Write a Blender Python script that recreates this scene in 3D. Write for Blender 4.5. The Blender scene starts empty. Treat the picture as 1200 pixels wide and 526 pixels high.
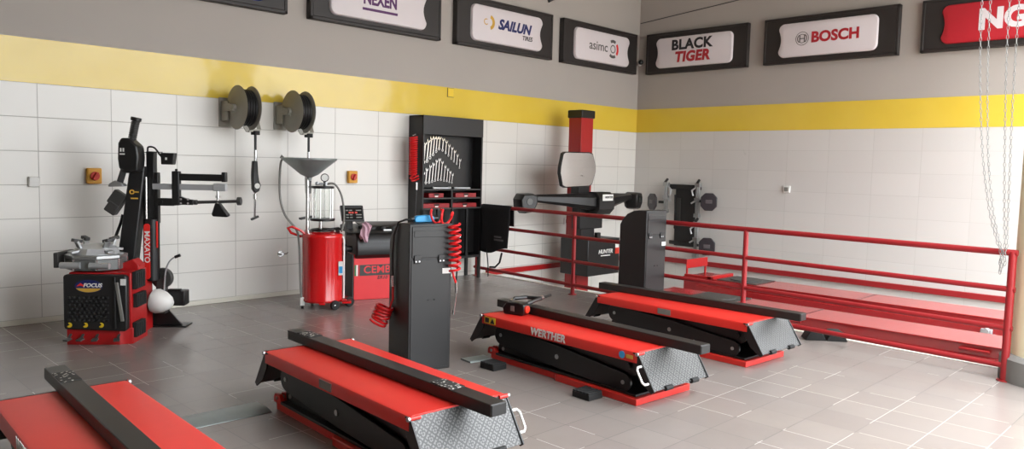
import bpy, bmesh, math, random
from math import sin, cos, pi, radians as RD, sqrt
from mathutils import Vector, Matrix
random.seed(7)
SC = bpy.context.scene
COL = SC.collection

# ------------------------------------------------------------------ materials
def lin(c):
    return tuple(((v / 255) / 12.92 if v / 255 <= .04045 else ((v / 255 + .055) / 1.055) ** 2.4) for v in c) + (1,)

class NT:
    def __init__(s, name):
        s.m = bpy.data.materials.new(name); s.m.use_nodes = True
        s.t = s.m.node_tree; s.b = s.t.nodes['Principled BSDF']
    def n(s, typ, **kw):
        nd = s.t.nodes.new(typ)
        for k, v in kw.items():
            if k in nd.inputs.keys(): nd.inputs[k].default_value = v
            else: setattr(nd, k, v)
        return nd
    def l(s, a, b): s.t.links.new(a, b)
    def math(s, op, a, b=None, c=None):
        nd = s.t.nodes.new('ShaderNodeMath'); nd.operation = op
        for i, v in enumerate((a, b, c)):
            if v is None: continue
            if hasattr(v, 'links'): s.l(v, nd.inputs[i])
            else: nd.inputs[i].default_value = v
        return nd.outputs[0]
    def mix(s, f, a, b):
        nd = s.t.nodes.new('ShaderNodeMix'); nd.data_type = 'RGBA'
        for i, v in ((0, f), (6, a), (7, b)):
            if hasattr(v, 'links'): s.l(v, nd.inputs[i])
            else: nd.inputs[i].default_value = v
        return nd.outputs[2]
    def set(s, **kw):
        for k, v in kw.items():
            s.b.inputs[k.replace('_', ' ')].default_value = v

def P(name, rgb, rough=.5, metal=0., var=.06, scale=9., bump=0., coat=0., spec=.5):
    """plain paint / metal / plastic with a little procedural mottling"""
    k = NT(name); c = lin(rgb)
    tc = k.n('ShaderNodeTexCoord')
    nz = k.n('ShaderNodeTexNoise', Scale=scale, Detail=3.)
    k.l(tc.outputs['Object'], nz.inputs['Vector'])
    d = tuple(v * (1 - var) for v in c[:3]) + (1,); u = tuple(min(1, v * (1 + var)) for v in c[:3]) + (1,)
    k.l(k.mix(nz.outputs['Fac'], d, u), k.b.inputs['Base Color'])
    k.set(Roughness=rough, Metallic=metal, Specular_IOR_Level=spec)
    if coat: k.set(Coat_Weight=coat, Coat_Roughness=.08)
    if bump:
        bp = k.n('ShaderNodeBump', Strength=bump, Distance=.002)
        n2 = k.n('ShaderNodeTexNoise', Scale=scale * 12, Detail=2.)
        k.l(tc.outputs['Object'], n2.inputs['Vector'])
        k.l(n2.outputs['Fac'], bp.inputs['Height']); k.l(bp.outputs['Normal'], k.b.inputs['Normal'])
    return k.m

def grid_lines(k, coord, origin, step, width):
    """1 on a joint, 0 elsewhere, for one coordinate socket"""
    a = k.math('DIVIDE', k.math('SUBTRACT', coord, origin), step)
    fr = k.math('ABSOLUTE', k.math('SUBTRACT', a, k.math('ROUND', a)))
    return k.math('LESS_THAN', fr, width / step / 2), k.math('FLOOR', a)

def tile_mat(name, rgb, axis, o1, s1, o2, s2, jw, joint, rough, var, bumpd=.004, spec=.5, stain=0., joint2=None):
    k = NT(name)
    g = k.n('ShaderNodeNewGeometry'); sp = k.n('ShaderNodeSeparateXYZ'); k.l(g.outputs['Position'], sp.inputs[0])
    A = sp.outputs[axis[0]]; B_ = sp.outputs[axis[1]]
    l1, i1 = grid_lines(k, A, o1, s1, jw); l2, i2 = grid_lines(k, B_, o2, s2, jw)
    j = k.math('MAXIMUM', l1, l2)
    wn = k.n('ShaderNodeTexWhiteNoise', noise_dimensions='2D')
    cb = k.n('ShaderNodeCombineXYZ'); k.l(i1, cb.inputs[0]); k.l(i2, cb.inputs[1]); k.l(cb.outputs[0], wn.inputs['Vector'])
    c = lin(rgb)
    d = tuple(v * (1 - var) for v in c[:3]) + (1,); u = tuple(min(1, v * (1 + var)) for v in c[:3]) + (1,)
    base = k.mix(wn.outputs['Value'], d, u)
    nz = k.n('ShaderNodeTexNoise', Scale=2.2, Detail=5., Roughness=.6)
    k.l(g.outputs['Position'], nz.inputs['Vector'])
    if stain:
        cr = k.n('ShaderNodeMapRange'); cr.inputs[1].default_value = .35; cr.inputs[2].default_value = .7
        cr.inputs[3].default_value = 1 - stain; cr.inputs[4].default_value = 1 + stain * .4
        k.l(nz.outputs['Fac'], cr.inputs[0])
        mm = k.n('ShaderNodeMix', data_type='RGBA', blend_type='MULTIPLY'); mm.inputs[0].default_value = 1
        k.l(base, mm.inputs[6]); k.l(cr.outputs[0], mm.inputs[7]); base = mm.outputs[2]
    jc = lin(joint)
    if joint2:
        n3 = k.n('ShaderNodeTexNoise', Scale=.9, Detail=2.); k.l(g.outputs['Position'], n3.inputs['Vector'])
        jc = k.mix(k.math('GREATER_THAN', n3.outputs['Fac'], .5), lin(joint), lin(joint2))
    k.l(k.mix(j, base, jc), k.b.inputs['Base Color'])
    rr = k.n('ShaderNodeMapRange'); rr.inputs[3].default_value = rough - .015; rr.inputs[4].default_value = rough + .02
    k.l(nz.outputs['Fac'], rr.inputs[0]); k.l(k.math('MAXIMUM', rr.outputs[0], k.math('MULTIPLY', j, .8)), k.b.inputs['Roughness'])
    bp = k.n('ShaderNodeBump', Strength=.5, Distance=bumpd)
    k.l(k.math('SUBTRACT', 1., j), bp.inputs['Height']); k.l(bp.outputs['Normal'], k.b.inputs['Normal'])
    k.set(Specular_IOR_Level=spec)
    return k.m

def diamond_mat():
    k = NT('diamond plate'); tc = k.n('ShaderNodeTexCoord')
    sp = k.n('ShaderNodeSeparateXYZ'); k.l(tc.outputs['UV'], sp.inputs[0])
    x, y = sp.outputs[0], sp.outputs[1]
    def tread(sg, off):
        a = k.math('ADD', k.math('ADD', x, k.math('MULTIPLY', y, sg)), off)
        b = k.math('SUBTRACT', k.math('MULTIPLY', y, 1.), k.math('MULTIPLY', x, sg))
        fa = k.math('PINGPONG', a, .016); fb = k.math('PINGPONG', k.math('ADD', b, off * .7), .011)
        return k.math('MULTIPLY', k.math('GREATER_THAN', fa, .0085), k.math('GREATER_THAN', fb, .0065))
    h = k.math('MAXIMUM', tread(1., 0.), tread(-1., .016))
    k.l(k.mix(h, lin((58, 58, 58)), lin((98, 98, 97))), k.b.inputs['Base Color'])
    k.set(Metallic=.35, Roughness=.42)
    bp = k.n('ShaderNodeBump', Strength=.8, Distance=.004); k.l(h, bp.inputs['Height']); k.l(bp.outputs['Normal'], k.b.inputs['Normal'])
    return k.m

def speckle_mat():
    k = NT('worn rubber pad'); tc = k.n('ShaderNodeTexCoord')
    v = k.n('ShaderNodeTexVoronoi', Scale=48.); k.l(tc.outputs['Object'], v.inputs['Vector'])
    f = k.math('LESS_THAN', v.outputs['Distance'], .3)
    k.l(k.mix(f, lin((38, 36, 34)), lin((176, 172, 164))), k.b.inputs['Base Color']); k.set(Roughness=.75)
    return k.m

M = dict(
    red=P('red enamel', (168, 24, 25), .36, var=.05, spec=.45),
    liftred=P('lift deck red', (206, 44, 36), .38, var=.08, scale=5, spec=.5),
    railred=P('railing red', (150, 32, 36), .4, var=.05),
    runred=P('runway red', (162, 34, 38), .26, var=.06, scale=3, spec=.7, coat=.35),
    tankred=P('glossy tank red', (200, 16, 20), .22, var=.03, coat=.4),
    towred=P('tower red', (160, 22, 24), .4, var=.04),
    balred=P('balancer red', (222, 52, 56), .45, var=.03),
    hose=P('red air hose', (214, 24, 28), .35, var=.05),
    black=P('black powder coat', (27, 26, 26), .45, var=.12),
    satin=P('satin black', (20, 19, 19), .38, var=.1),
    beam=P('beam black', (34, 31, 29), .42, var=.15, scale=14),
    rubber=P('black rubber', (24, 24, 24), .75, var=.2, scale=30, bump=.3),
    dgrey=P('dark grey steel', (58, 57, 55), .5, var=.12),
    grey=P('grey plastic', (120, 118, 112), .5, var=.08),
    reel=P('reel grey paint', (150, 147, 136), .5, var=.07),
    tablegrey=P('grey cast table', (104, 106, 104), .4, .3, var=.1),
    dullchain=P('dull zinc chain', (132, 132, 130), .45, .7, var=.1),
    steel=P('machined steel', (176, 178, 178), .3, .85, var=.08),
    alu=P('bare aluminium', (196, 198, 200), .38, .6, var=.06),
    chrome=P('chrome', (214, 214, 214), .16, .95, var=.03),
    galv=P('galvanised sheet', (150, 158, 156), .42, .55, var=.18, scale=6),
    white=P('white plastic', (226, 225, 220), .45, var=.02),
    cream=P('cream yellow paint', (250, 243, 206), .6, var=.04),
    plinth=P('grey plinth paint', (128, 126, 122), .65, var=.07),
    yellow=P('safety yellow', (232, 196, 40), .5, var=.04),
    orange=P('switch orange', (220, 160, 52), .5, var=.04),
    knobred=P('switch knob red', (196, 50, 30), .4, var=.04),
    blue=P('blue plastic', (52, 150, 205), .4, var=.04),
    navy=P('navy print', (28, 34, 92), .5, var=.03),
    purple=P('purple print', (84, 34, 92), .5, var=.03),
    printred=P('red print', (176, 34, 44), .5, var=.03),
    brightred=P('red decal', (226, 40, 34), .45, var=.03),
    printblack=P('black print', (34, 30, 32), .5, var=.03),
    printgrey=P('grey print', (86, 82, 80), .5, var=.03),
    gold=P('gold print', (205, 160, 62), .5, var=.05),
    green=P('green decal', (52, 120, 74), .5, var=.03),
    sign=P('sign vinyl white', (216, 208, 210), .5, var=.03, scale=3),
    signred=P('sign vinyl red', (172, 28, 40), .45, var=.03, scale=3),
    signblue=P('sign vinyl blue', (40, 60, 130), .5, var=.03, scale=3),
    frame=P('sign frame dark', (40, 35, 33), .5, var=.05),
    pink=P('pink rag cloth', (196, 160, 172), .9, var=.12, scale=25, bump=.5),
    cloth=P('black cover fabric', (24, 23, 24), .85, var=.15, scale=20, bump=.4),
    clothprint=P('faded grey print', (96, 94, 96), .8, var=.1),
    lens=P('smoked lens', (20, 20, 22), .12, var=.02),
    screen=P('black panel glass', (14, 14, 16), .15, var=.05),
    target=P('dark target face', (52, 48, 52), .3, var=.06),
    target_disc=P('target disc grey', (92, 86, 88), .35, var=.05),
    trim=P('pale skirting', (212, 208, 194), .55, var=.04),
    concrete=P('yard concrete', (176, 172, 164), .85, var=.1, scale=1.5),
    ceil=P('ceiling sheet', (170, 166, 160), .8, var=.04),
    plainwall=P('plain wall paint', (196, 193, 188), .7, var=.04, scale=2),
    greywall=P('grey wall paint', (170, 163, 156), .75, var=.05, scale=1.2),
    mirror=P('mirror glass', (232, 230, 228), .06, 1., var=.01),
    diamond=diamond_mat(), speckle=speckle_mat(),
)
def glass_mat():
    k = NT('clear measuring glass')
    k.set(Base_Color=(.96, .98, .97, 1), Roughness=.04, Transmission_Weight=1., IOR=1.3); return k.m
M['glass'] = glass_mat()
JX0, JXS, JZ0, JZS = 1.872, .6024, .047, .2961
M['tileL'] = tile_mat('white wall tile of left wall', (222, 219, 212), (0, 2), JX0, JXS, JZ0, JZS, .006, (172, 168, 160), .22, .02, .002)
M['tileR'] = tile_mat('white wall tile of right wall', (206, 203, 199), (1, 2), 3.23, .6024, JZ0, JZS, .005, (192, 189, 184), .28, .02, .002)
def band_mat():
    k = NT('glossy yellow tile band'); g = k.n('ShaderNodeNewGeometry')
    nz = k.n('ShaderNodeTexNoise', Scale=1.4, Detail=2.); k.l(g.outputs['Position'], nz.inputs['Vector'])
    k.l(k.mix(nz.outputs['Fac'], lin((214, 182, 56)), lin((228, 200, 84))), k.b.inputs['Base Color'])
    k.set(Roughness=.14, Specular_IOR_Level=.6)
    n2 = k.n('ShaderNodeTexNoise', Scale=2.6, Detail=1.5); k.l(g.outputs['Position'], n2.inputs['Vector'])
    bp = k.n('ShaderNodeBump', Strength=.35, Distance=.03); k.l(n2.outputs['Fac'], bp.inputs['Height']); k.l(bp.outputs['Normal'], k.b.inputs['Normal'])
    return k.m
M['band'] = band_mat()
M['floor'] = tile_mat('grey floor tile', (131, 123, 118), (0, 1), 1.86, .2985, 2.221, .302, .0038, (168, 164, 158), .25, .05, .0012, stain=.05, joint2=(84, 80, 76))

# ------------------------------------------------------------------ mesh builder
class B:
    def __init__(s, *mats): s.bm = bmesh.new(); s.mats = mats; s.mi = 0
    def _f(s, vs):
        try:
            f = s.bm.faces.new(vs); f.material_index = s.mi; return f
        except ValueError: return None
    def hexa(s, p):
        v = [s.bm.verts.new(q) for q in p]
        for f in ((0, 3, 2, 1), (4, 5, 6, 7), (0, 1, 5, 4), (1, 2, 6, 5), (2, 3, 7, 6), (3, 0, 4, 7)): s._f([v[i] for i in f])
        return s
    def box(s, x0, x1, y0, y1, z0, z1):
        return s.hexa([(x0, y0, z0), (x1, y0, z0), (x1, y1, z0), (x0, y1, z0), (x0, y0, z1), (x1, y0, z1), (x1, y1, z1), (x0, y1, z1)])
    def obox(s, c, size, rot=(0, 0, 0)):
        from mathutils import Euler
        R = Euler(rot).to_matrix(); h = [v / 2 for v in size]; c = Vector(c)
        return s.hexa([tuple(c + R @ Vector((a * h[0], b * h[1], d * h[2]))) for d in (-1, 1) for a, b in ((-1, -1), (1, -1), (1, 1), (-1, 1))])
    def bar(s, p0, p1, w, h, up=(0, 0, 1)):
        p0, p1 = Vector(p0), Vector(p1); d = (p1 - p0).normalized(); u = Vector(up)
        sd = d.cross(u).normalized(); u = sd.cross(d)
        q = [(-w / 2, -h / 2), (w / 2, -h / 2), (w / 2, h / 2), (-w / 2, h / 2)]
        return s.hexa([tuple(p + sd * a + u * b) for p in (p0, p1) for a, b in q])
    def ring(s, c, d, r, n, ph=0.):
        d = Vector(d).normalized(); a = Vector((0, 0, 1)) if abs(d.z) < .9 else Vector((1, 0, 0))
        x = d.cross(a).normalized(); y = d.cross(x)
        return [s.bm.verts.new(Vector(c) + (x * cos(ph + 2 * pi * i / n) + y * sin(ph + 2 * pi * i / n)) * r) for i in range(n)]
    def skin(s, a, b):
        n = len(a)
        for i in range(n): s._f([a[i], a[(i + 1) % n], b[(i + 1) % n], b[i]])
    def cyl(s, p0, p1, r0, r1=None, n=16):
        p0, p1 = Vector(p0), Vector(p1); r1 = r0 if r1 is None else r1; d = p1 - p0
        a = s.ring(p0, d, r0, n); b = s.ring(p1, d, r1, n); s.skin(a, b); s._f(a); s._f(b); return s
    def tube(s, pts, r, n=8, caps=True):
        pts = [Vector(p) for p in pts]; prev = None; first = None
        x = None
        for i, p in enumerate(pts):
            d = (pts[min(i + 1, len(pts) - 1)] - pts[max(i - 1, 0)]).normalized()
            if x is None:
                a = Vector((0, 0, 1)) if abs(d.z) < .9 else Vector((1, 0, 0)); x = d.cross(a).normalized()
            else:
                x = (x - d * x.dot(d)); x = x.normalized() if x.length > 1e-6 else d.orthogonal().normalized()
            y = d.cross(x)
            rg = [s.bm.verts.new(p + (x * cos(2 * pi * k / n) + y * sin(2 * pi * k / n)) * r) for k in range(n)]
            if prev: s.skin(prev, rg)
            else: first = rg
            prev = rg
        if caps: s._f(first); s._f(prev)
        return s
    def prism(s, poly, ax, a0, a1):
        def q(u, v, w): return {'x': (w, u, v), 'y': (u, w, v), 'z': (u, v, w)}[ax]
        a = [s.bm.verts.new(q(u, v, a0)) for u, v in poly]; b = [s.bm.verts.new(q(u, v, a1)) for u, v in poly]
        s.skin(a, b); s._f(a); s._f(b); return s
    def lathe(s, prof, c=(0, 0), n=32, caps=True):
        prev = None
        for i, (r, z) in enumerate(prof):
            rg = [s.bm.verts.new((c[0] + r * cos(2 * pi * k / n), c[1] + r * sin(2 * pi * k / n), z)) for k in range(n)]
            if prev: s.skin(prev, rg)
            elif caps: s._f(rg)
            prev = rg
        if caps: s._f(prev)
        return s
    def torus(s, c, d, R, r, n=24, m=8):
        d = Vector(d).normalized(); a = Vector((0, 0, 1)) if abs(d.z) < .9 else Vector((1, 0, 0))
        x = d.cross(a).normalized(); y = d.cross(x); c = Vector(c); rings = []
        for i in range(n):
            t = 2 * pi * i / n; e = x * cos(t) + y * sin(t)
            rings.append([s.bm.verts.new(c + e * (R + r * cos(2 * pi * k / m)) + d * (r * sin(2 * pi * k / m))) for k in range(m)])
        for i in range(n): s.skin(rings[i], rings[(i + 1) % n])
        return s
    def sphere(s, c, r, n=16, m=10, sc=(1, 1, 1)):
        rows = []
        for j in range(1, m):
            t = pi * j / m
            rows.append([s.bm.verts.new((c[0] + r * sc[0] * sin(t) * cos(2 * pi * i / n), c[1] + r * sc[1] * sin(t) * sin(2 * pi * i / n), c[2] + r * sc[2] * cos(t))) for i in range(n)])
        for a, b in zip(rows, rows[1:]): s.skin(a, b)
        t = s.bm.verts.new((c[0], c[1], c[2] + r * sc[2])); u = s.bm.verts.new((c[0], c[1], c[2] - r * sc[2]))
        for i in range(n):
            s._f([t, rows[0][i], rows[0][(i + 1) % n]]); s._f([u, rows[-1][(i + 1) % n], rows[-1][i]])
        return s
    def coil(s, path, R, turns, r, n=7, seg=14, stretch=1.):
        """helix of radius R wound about a polyline"""
        path = [Vector(p) for p in path]; L = [0]
        for a, b in zip(path, path[1:]): L.append(L[-1] + (b - a).length)
        def at(t):
            d = t * L[-1]
            for i in range(len(path) - 1):
                if d <= L[i + 1] + 1e-9:
                    f = (d - L[i]) / (L[i + 1] - L[i]); return path[i].lerp(path[i + 1], f), (path[i + 1] - path[i]).normalized()
            return path[-1], (path[-1] - path[-2]).normalized()
        pts = []; N = int(turns * seg)
        for i in range(N + 1):
            t = i / N; p, d = at(t); a = Vector((0, 1, .001)) if abs(d.y) < .9 else Vector((1, 0, 0))
            x = d.cross(a).normalized(); y = d.cross(x); w = 2 * pi * turns * t
            pts.append(p + (x * cos(w) + y * sin(w) * stretch) * R)
        s.tube(pts, r, n); return pts
    def xf(s, mat):
        bmesh.ops.transform(s.bm, matrix=mat, verts=s.bm.verts[:]); return s
    def done(s, name, parent=None, smooth=True, bevel=0., mat=None):
        bmesh.ops.recalc_face_normals(s.bm, faces=s.bm.faces[:])
        me = bpy.data.meshes.new(name); s.bm.to_mesh(me); s.bm.free()
        for m in (s.mats or (mat,)): me.materials.append(M[m] if isinstance(m, str) else m)
        if smooth:
            me.polygons.foreach_set('use_smooth', [True] * len(me.polygons)); me.set_sharp_from_angle(angle=RD(32))
        o = bpy.data.objects.new(name, me); COL.objects.link(o)
        if parent: o.parent = parent
        if bevel:
            b = o.modifiers.new('edge', 'BEVEL'); b.width = bevel; b.segments = 2; b.limit_method = 'ANGLE'; b.angle_limit = RD(40)
            b.harden_normals = False
        return o

def thing(name, label, cat, loc, rz=0., group=None):
    o = bpy.data.objects.new(name, None); COL.objects.link(o); o.location = loc; o.rotation_euler = (0, 0, RD(rz)); o.empty_display_size = .1
    o['label'] = label; o['category'] = cat; o['kind'] = 'thing'
    if group: o['group'] = group
    return o
def tag(o, label, cat, group=None):
    o['label'] = label; o['category'] = cat; o['kind'] = 'thing'
    if group: o['group'] = group
    return o
def struct(o, label=None):
    o['kind'] = 'structure'
    if label: o['label'] = label
    return o
def lab(o, s): o['label'] = s; return o

def letters(body, size, mat, parent, M4, bold=.0, shear=0., xs=1., depth=.002, name='lettering', space=1.):
    """flat raised lettering; M4 takes text axes (x right, y up, z out) to the parent's frame"""
    cu = bpy.data.curves.new('tmp', 'FONT'); cu.body = body; cu.size = size; cu.offset = bold * size; cu.shear = shear
    cu.align_x = 'CENTER'; cu.align_y = 'CENTER'; cu.extrude = depth; cu.space_character = space; cu.resolution_u = 4
    t = bpy.data.objects.new('tmp', cu); COL.objects.link(t)
    dg = bpy.context.evaluated_depsgraph_get(); dg.update()
    me = bpy.data.meshes.new_from_object(t.evaluated_get(dg), depsgraph=dg)
    bpy.data.objects.remove(t); bpy.data.curves.remove(cu)
    me.materials.clear(); me.materials.append(M[mat]); me.name = name
    me.transform(M4 @ Matrix.Diagonal((xs, 1, 1, 1)))
    o = bpy.data.objects.new(name, me); COL.objects.link(o); o.parent = parent
    return o
def frame4(o, x, y):
    x = Vector(x).normalized(); y = Vector(y); y = (y - x * y.dot(x)).normalized(); z = x.cross(y)
    m = Matrix((x, y, z)).transposed().to_4x4(); m.translation = Vector(o); return m

def kids(o): return [c for c in bpy.data.objects if c.parent == o]
def dup(root, loc, rz, label, group=None):
    r = root.copy(); COL.objects.link(r); r.location = loc; r.rotation_euler = (0, 0, RD(rz)); r['label'] = label
    if group: r['group'] = group
    for ch in kids(root):
        c = ch.copy(); COL.objects.link(c); c.parent = r
        for g in kids(ch):
            d = g.copy(); COL.objects.link(d); d.parent = c
    return r
def rrect(x0, x1, y0, y1, r, n=6, bite_r=0., bite_l=0.):
    p = []
    for cx, cy, a0 in ((x1 - r, y0 + r, -90), (x1 - r, y1 - r, 0), (x0 + r, y1 - r, 90), (x0 + r, y0 + r, 180)):
        for i in range(n + 1):
            a = RD(a0 + 90 * i / n); p.append((cx + r * cos(a), cy + r * sin(a)))
        if a0 == -90 and bite_r:
            p += [(x1 - bite_r * sin(pi * t), y0 + r + (y1 - y0 - 2 * r) * t) for t in (.15, .3, .45, .6, .75, .9)]
        if a0 == 90 and bite_l:
            p += [(x0 + bite_l * sin(pi * t), y1 - r - (y1 - y0 - 2 * r) * t) for t in (.15, .3, .45, .6, .75, .9)]
    return p

# ------------------------------------------------------------------ room
D1, D2 = 7.735, 10.803          # left wall y, right wall x
ZB0, ZB1, ZTOP = 2.12, 2.505, 5.0
PIT = -.75
b = B('floor')
edge = lambda y: 7.0 + .0487 * (y - 1.4)
# floor slab as quads around the pit
def quad(b, pts):
    b._f([b.bm.verts.new(p) for p in pts])
quad(b, [(-6, -5, 0), (2.0, -5, 0), (2.0, D1, 0), (-6, D1, 0)])
quad(b, [(2.0, .5, 0), (edge(.5), .5, 0), (edge(D1), D1, 0), (2.0, D1, 0)])
fl = struct(b.done('floor', smooth=False), 'grey tiled workshop floor')
b = B('plainwall')
quad(b, [(edge(.5), .5, 0), (edge(D1), D1, 0), (edge(D1), D1, PIT), (edge(.5), .5, PIT)])
quad(b, [(edge(.5), .5, PIT), (D2, .5, PIT), (D2, .5, 0), (edge(.5), .5, 0)])
struct(b.done('wall_pit', smooth=False))
b = B('concrete'); quad(b, [(edge(.5), .5, PIT), (D2, .5, PIT), (D2, D1, PIT), (edge(D1), D1, PIT)])
struct(b.done('floor_pit', smooth=False))
b = B('trim'); b.hexa([(edge(.5) - .045, .5, 0), (edge(.5), .5, 0), (edge(.5), .5, .006), (edge(.5) - .045, .5, .006),
                       (edge(D1) - .045, D1, 0), (edge(D1), D1, 0), (edge(D1), D1, .006), (edge(D1) - .045, D1, .006)])
struct(b.done('trim_1', smooth=False), 'pale nosing strip along the pit edge')

def wall(name, tile, a, c, out, label):
    """a -> c along the foot; three bands: tile, yellow, grey"""
    b = B(tile, 'band', 'greywall', 'dgrey')
    for mi, z0, z1 in ((0, PIT, ZB0), (1, ZB0, ZB1), (2, ZB1, ZTOP)):
        b.mi = mi; n = Vector(out)
        off = n * (.012 if mi == 1 else (.008 if mi == 0 else 0.))
        p, q = Vector((*a, 0)) + off, Vector((*c, 0)) + off
        e = -n * .2
        b.hexa([tuple(v + Vector((0, 0, z))) for z in (z0, z1) for v in (p, q, q + e, p + e)])
    return struct(b.done(name, smooth=False), label)
wall('wall_left', 'tileL', (-6, D1), (D2 + .2, D1), (0, -1, 0), 'white tiled wall with yellow band and grey top, left of the corner')
wall('wall_right', 'tileR', (D2, D1), (D2, .5), (-1, 0, 0), 'white tiled wall with yellow band and grey top, right of the corner')
for nm, x0, x1, y0, y1 in (('wall_back', -6, 2.0, -5.2, -5), ('wall_light_block', 2.0, 2.2, -5.2, -1.2), ('wall_side', -6.2, -6, -5.2, D1 + .2)):  # the middle wall is unseen, added to cut daylight reaching the left bay
    struct(B('plainwall').box(x0, x1, y0, y1, 0, ZTOP).done(nm, smooth=False))
struct(B('ceil').box(-6.2, D2 + .2, 1.15, D1 + .2, ZTOP, ZTOP + .15).box(-6.2, 2.0, -5.2, 1.15, ZTOP, ZTOP + .15).done('ceiling', smooth=False), 'ceiling sheet')
struct(B('greywall').box(2.0, D2 + .2, 1.15, 1.33, 4.3, ZTOP).done('beam_front', smooth=False), 'lintel over the open front')
b = B('concrete'); quad(b, [(-40, -60, -.02), (60, -60, -.02), (60, .5, -.02), (-40, .5, -.02)]); quad(b, [(D2 + .2, .5, -.02), (60, .5, -.02), (60, 40, -.02), (D2 + .2, 40, -.02)])
struct(b.done('ground', smooth=False), 'concrete yard outside')
struct(B('trim').box(-6, 5.9, D1 - .022, D1 - .008, 0, JZ0).done('baseboard_left', smooth=False, bevel=.003), 'pale skirting under the white tiles')
struct(B('red').box(edge(D1) + .02, D2 - .01, D1 - .06, D1 - .009, -.035, .035).done('trim_2', smooth=False, bevel=.004), 'red edge strip along the pit at the left wall')
struct(B('railred').box(D2 - .06, D2 - .009, .5, D1 - .06, -.01, .065).done('trim_3', smooth=False, bevel=.004), 'red edge strip along the pit at the right wall')
struct(B('dgrey').tube([(D2 - .004, 7.72, 3.945), (D2 - .004, 5.93, 4.10), (D2 - .004, 3.2, 4.33)], .007, 6).done('trim_4'), 'thin line running up the grey wall')
# round yellow pillar at the open front
pc = (6.78, 1.02)
b = B('cream', 'plinth'); b.lathe([(.30, .20), (.30, 4.3)], pc, 40); b.mi = 1; b.lathe([(.36, 0), (.36, .17), (.33, .2)], pc, 40)
struct(b.done('column_pillar'), 'round cream pillar on a grey plinth at the right edge')

# ------------------------------------------------------------------ signs
def sign(cx, axis, label, logo, panel='sign', side='left', w=1.87):
    """axis 'L' = left wall (looks to -y), 'R' = right wall (looks to -x)"""
    h = .655; z = 3.40
    if axis == 'L': t = thing('sign_board', label, 'sign', (cx, D1, z), 0, 'sign boards on the left wall')
    else: t = thing('sign_board', label, 'sign', (D2, cx, z), -90, 'sign boards on the right wall')
    d = .09
    b = B('frame'); b.box(-w / 2, w / 2, -.05, -.001, -h / 2, h / 2)
    o = .035
    for x0, x1, z0, z1 in ((-w / 2, w / 2, h / 2 - o, h / 2), (-w / 2, w / 2, -h / 2, -h / 2 + o), (-w / 2, -w / 2 + o, -h / 2, h / 2), (w / 2 - o, w / 2, -h / 2, h / 2)):
        b.box(x0, x1, -d, -.05, z0, z1)
    b.box(-w / 2 + o, w / 2 - o, -d + .004, -.05, -h / 2 + o, h / 2 - o)
    b.done('frame', t, bevel=.005)
    # domed vinyl panel
    x0, x1 = (-.70, .68) if axis == 'L' else (-.70, .68)
    z0, z1 = -.245, .235
    kw = dict(bite_r=.05) if axis == 'L' else dict(bite_l=.035)
    b = B(panel); prev = None
    for i, (s_, dd) in enumerate(((1, d - .004), (.985, d + .018), (.96, d + .03), (.9, d + .036))):
        mx, mz = (x0 + x1) / 2, (z0 + z1) / 2
        rg = [b.bm.verts.new((mx + (px - mx) * (1 - (1 - s_) * .36), -dd, mz + (pz - mz) * s_)) for px, pz in rrect(x0, x1, z0, z1, .085, **kw)]
        if prev: b.skin(prev, rg)
        prev = rg
    b._f(prev); pn = b.done('panel', t)
    F = lambda x, zz: frame4((x, -d - .036, zz), (1, 0, 0), (0, 0, 1))
    logo(pn, F, (x0 + x1) / 2)
    return t
def shape(parent, mat, name, fn):
    b = B(mat); fn(b); return b.done(name, parent)
Y0 = -.128
def arc_band(b, cx, cz, r0, r1, a0, a1, y0=Y0, n=14, y1=-.125):
    P_ = [(cx + r1 * cos(RD(a0 + (a1 - a0) * i / n)), cz + r1 * sin(RD(a0 + (a1 - a0) * i / n))) for i in range(n + 1)]
    Q_ = [(cx + r0 * cos(RD(a0 + (a1 - a0) * i / n)), cz + r0 * sin(RD(a0 + (a1 - a0) * i / n))) for i in range(n + 1)]
    for i in range(n): b.prism([P_[i], P_[i + 1], Q_[i + 1], Q_[i]], 'y', y0, y1)
def lg_blue(p, F, m): pass
def lg_nexen(p, F, m):
    letters('NEXEN', .19, 'purple', p, F(m - .02, .0), .04, 0, .78, name='lettering')
    shape(p, 'purple', 'bar', lambda b: b.box(m - .27, m + .23, Y0, -.125, .10, .135))
    shape(p, 'purple', 'bar', lambda b: b.box(m - .27, m + .23, Y0, -.125, -.135, -.105))
def lg_sailun(p, F, m):
    letters('SAILUN', .185, 'navy', p, F(m + .10, .015), .045, .3, 1.02)
    letters('TIRES', .085, 'printblack', p, F(m + .36, -.105), .025, .2, 1.)
    shape(p, 'gold', 'emblem', lambda b: (arc_band(b, m - .38, .02, .055, .10, -75, 75), arc_band(b, m - .44, .02, .03, .042, 60, 320)))
def lg_asimco(p, F, m):
    letters('asimc', .20, 'printgrey', p, F(m - .13, -.0), .008, 0, 1.04)
    shape(p, 'printgrey', 'emblem', lambda b: (arc_band(b, m + .235, 0, .05, .066, 0, 360, n=24)))
    for a0, a1 in ((60, 120), (232, 300)): shape(p, 'printgrey', 'emblem_segment', lambda b: arc_band(b, m + .235, 0, .10, .145, a0, a1))
    lab(shape(p, 'brightred', 'emblem_segment', lambda b: arc_band(b, m + .235, 0, .10, .145, -40, 40)), 'red segment of the ring')
def lg_tiger(p, F, m):
    letters('BLACK', .218, 'printblack', p, F(m - .02, .095), .04, 0, 1.05, space=1.05)
    letters('TIGER', .218, 'printred', p, F(m - .005, -.098), .05, .12, 1.02, space=1.05)
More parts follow.
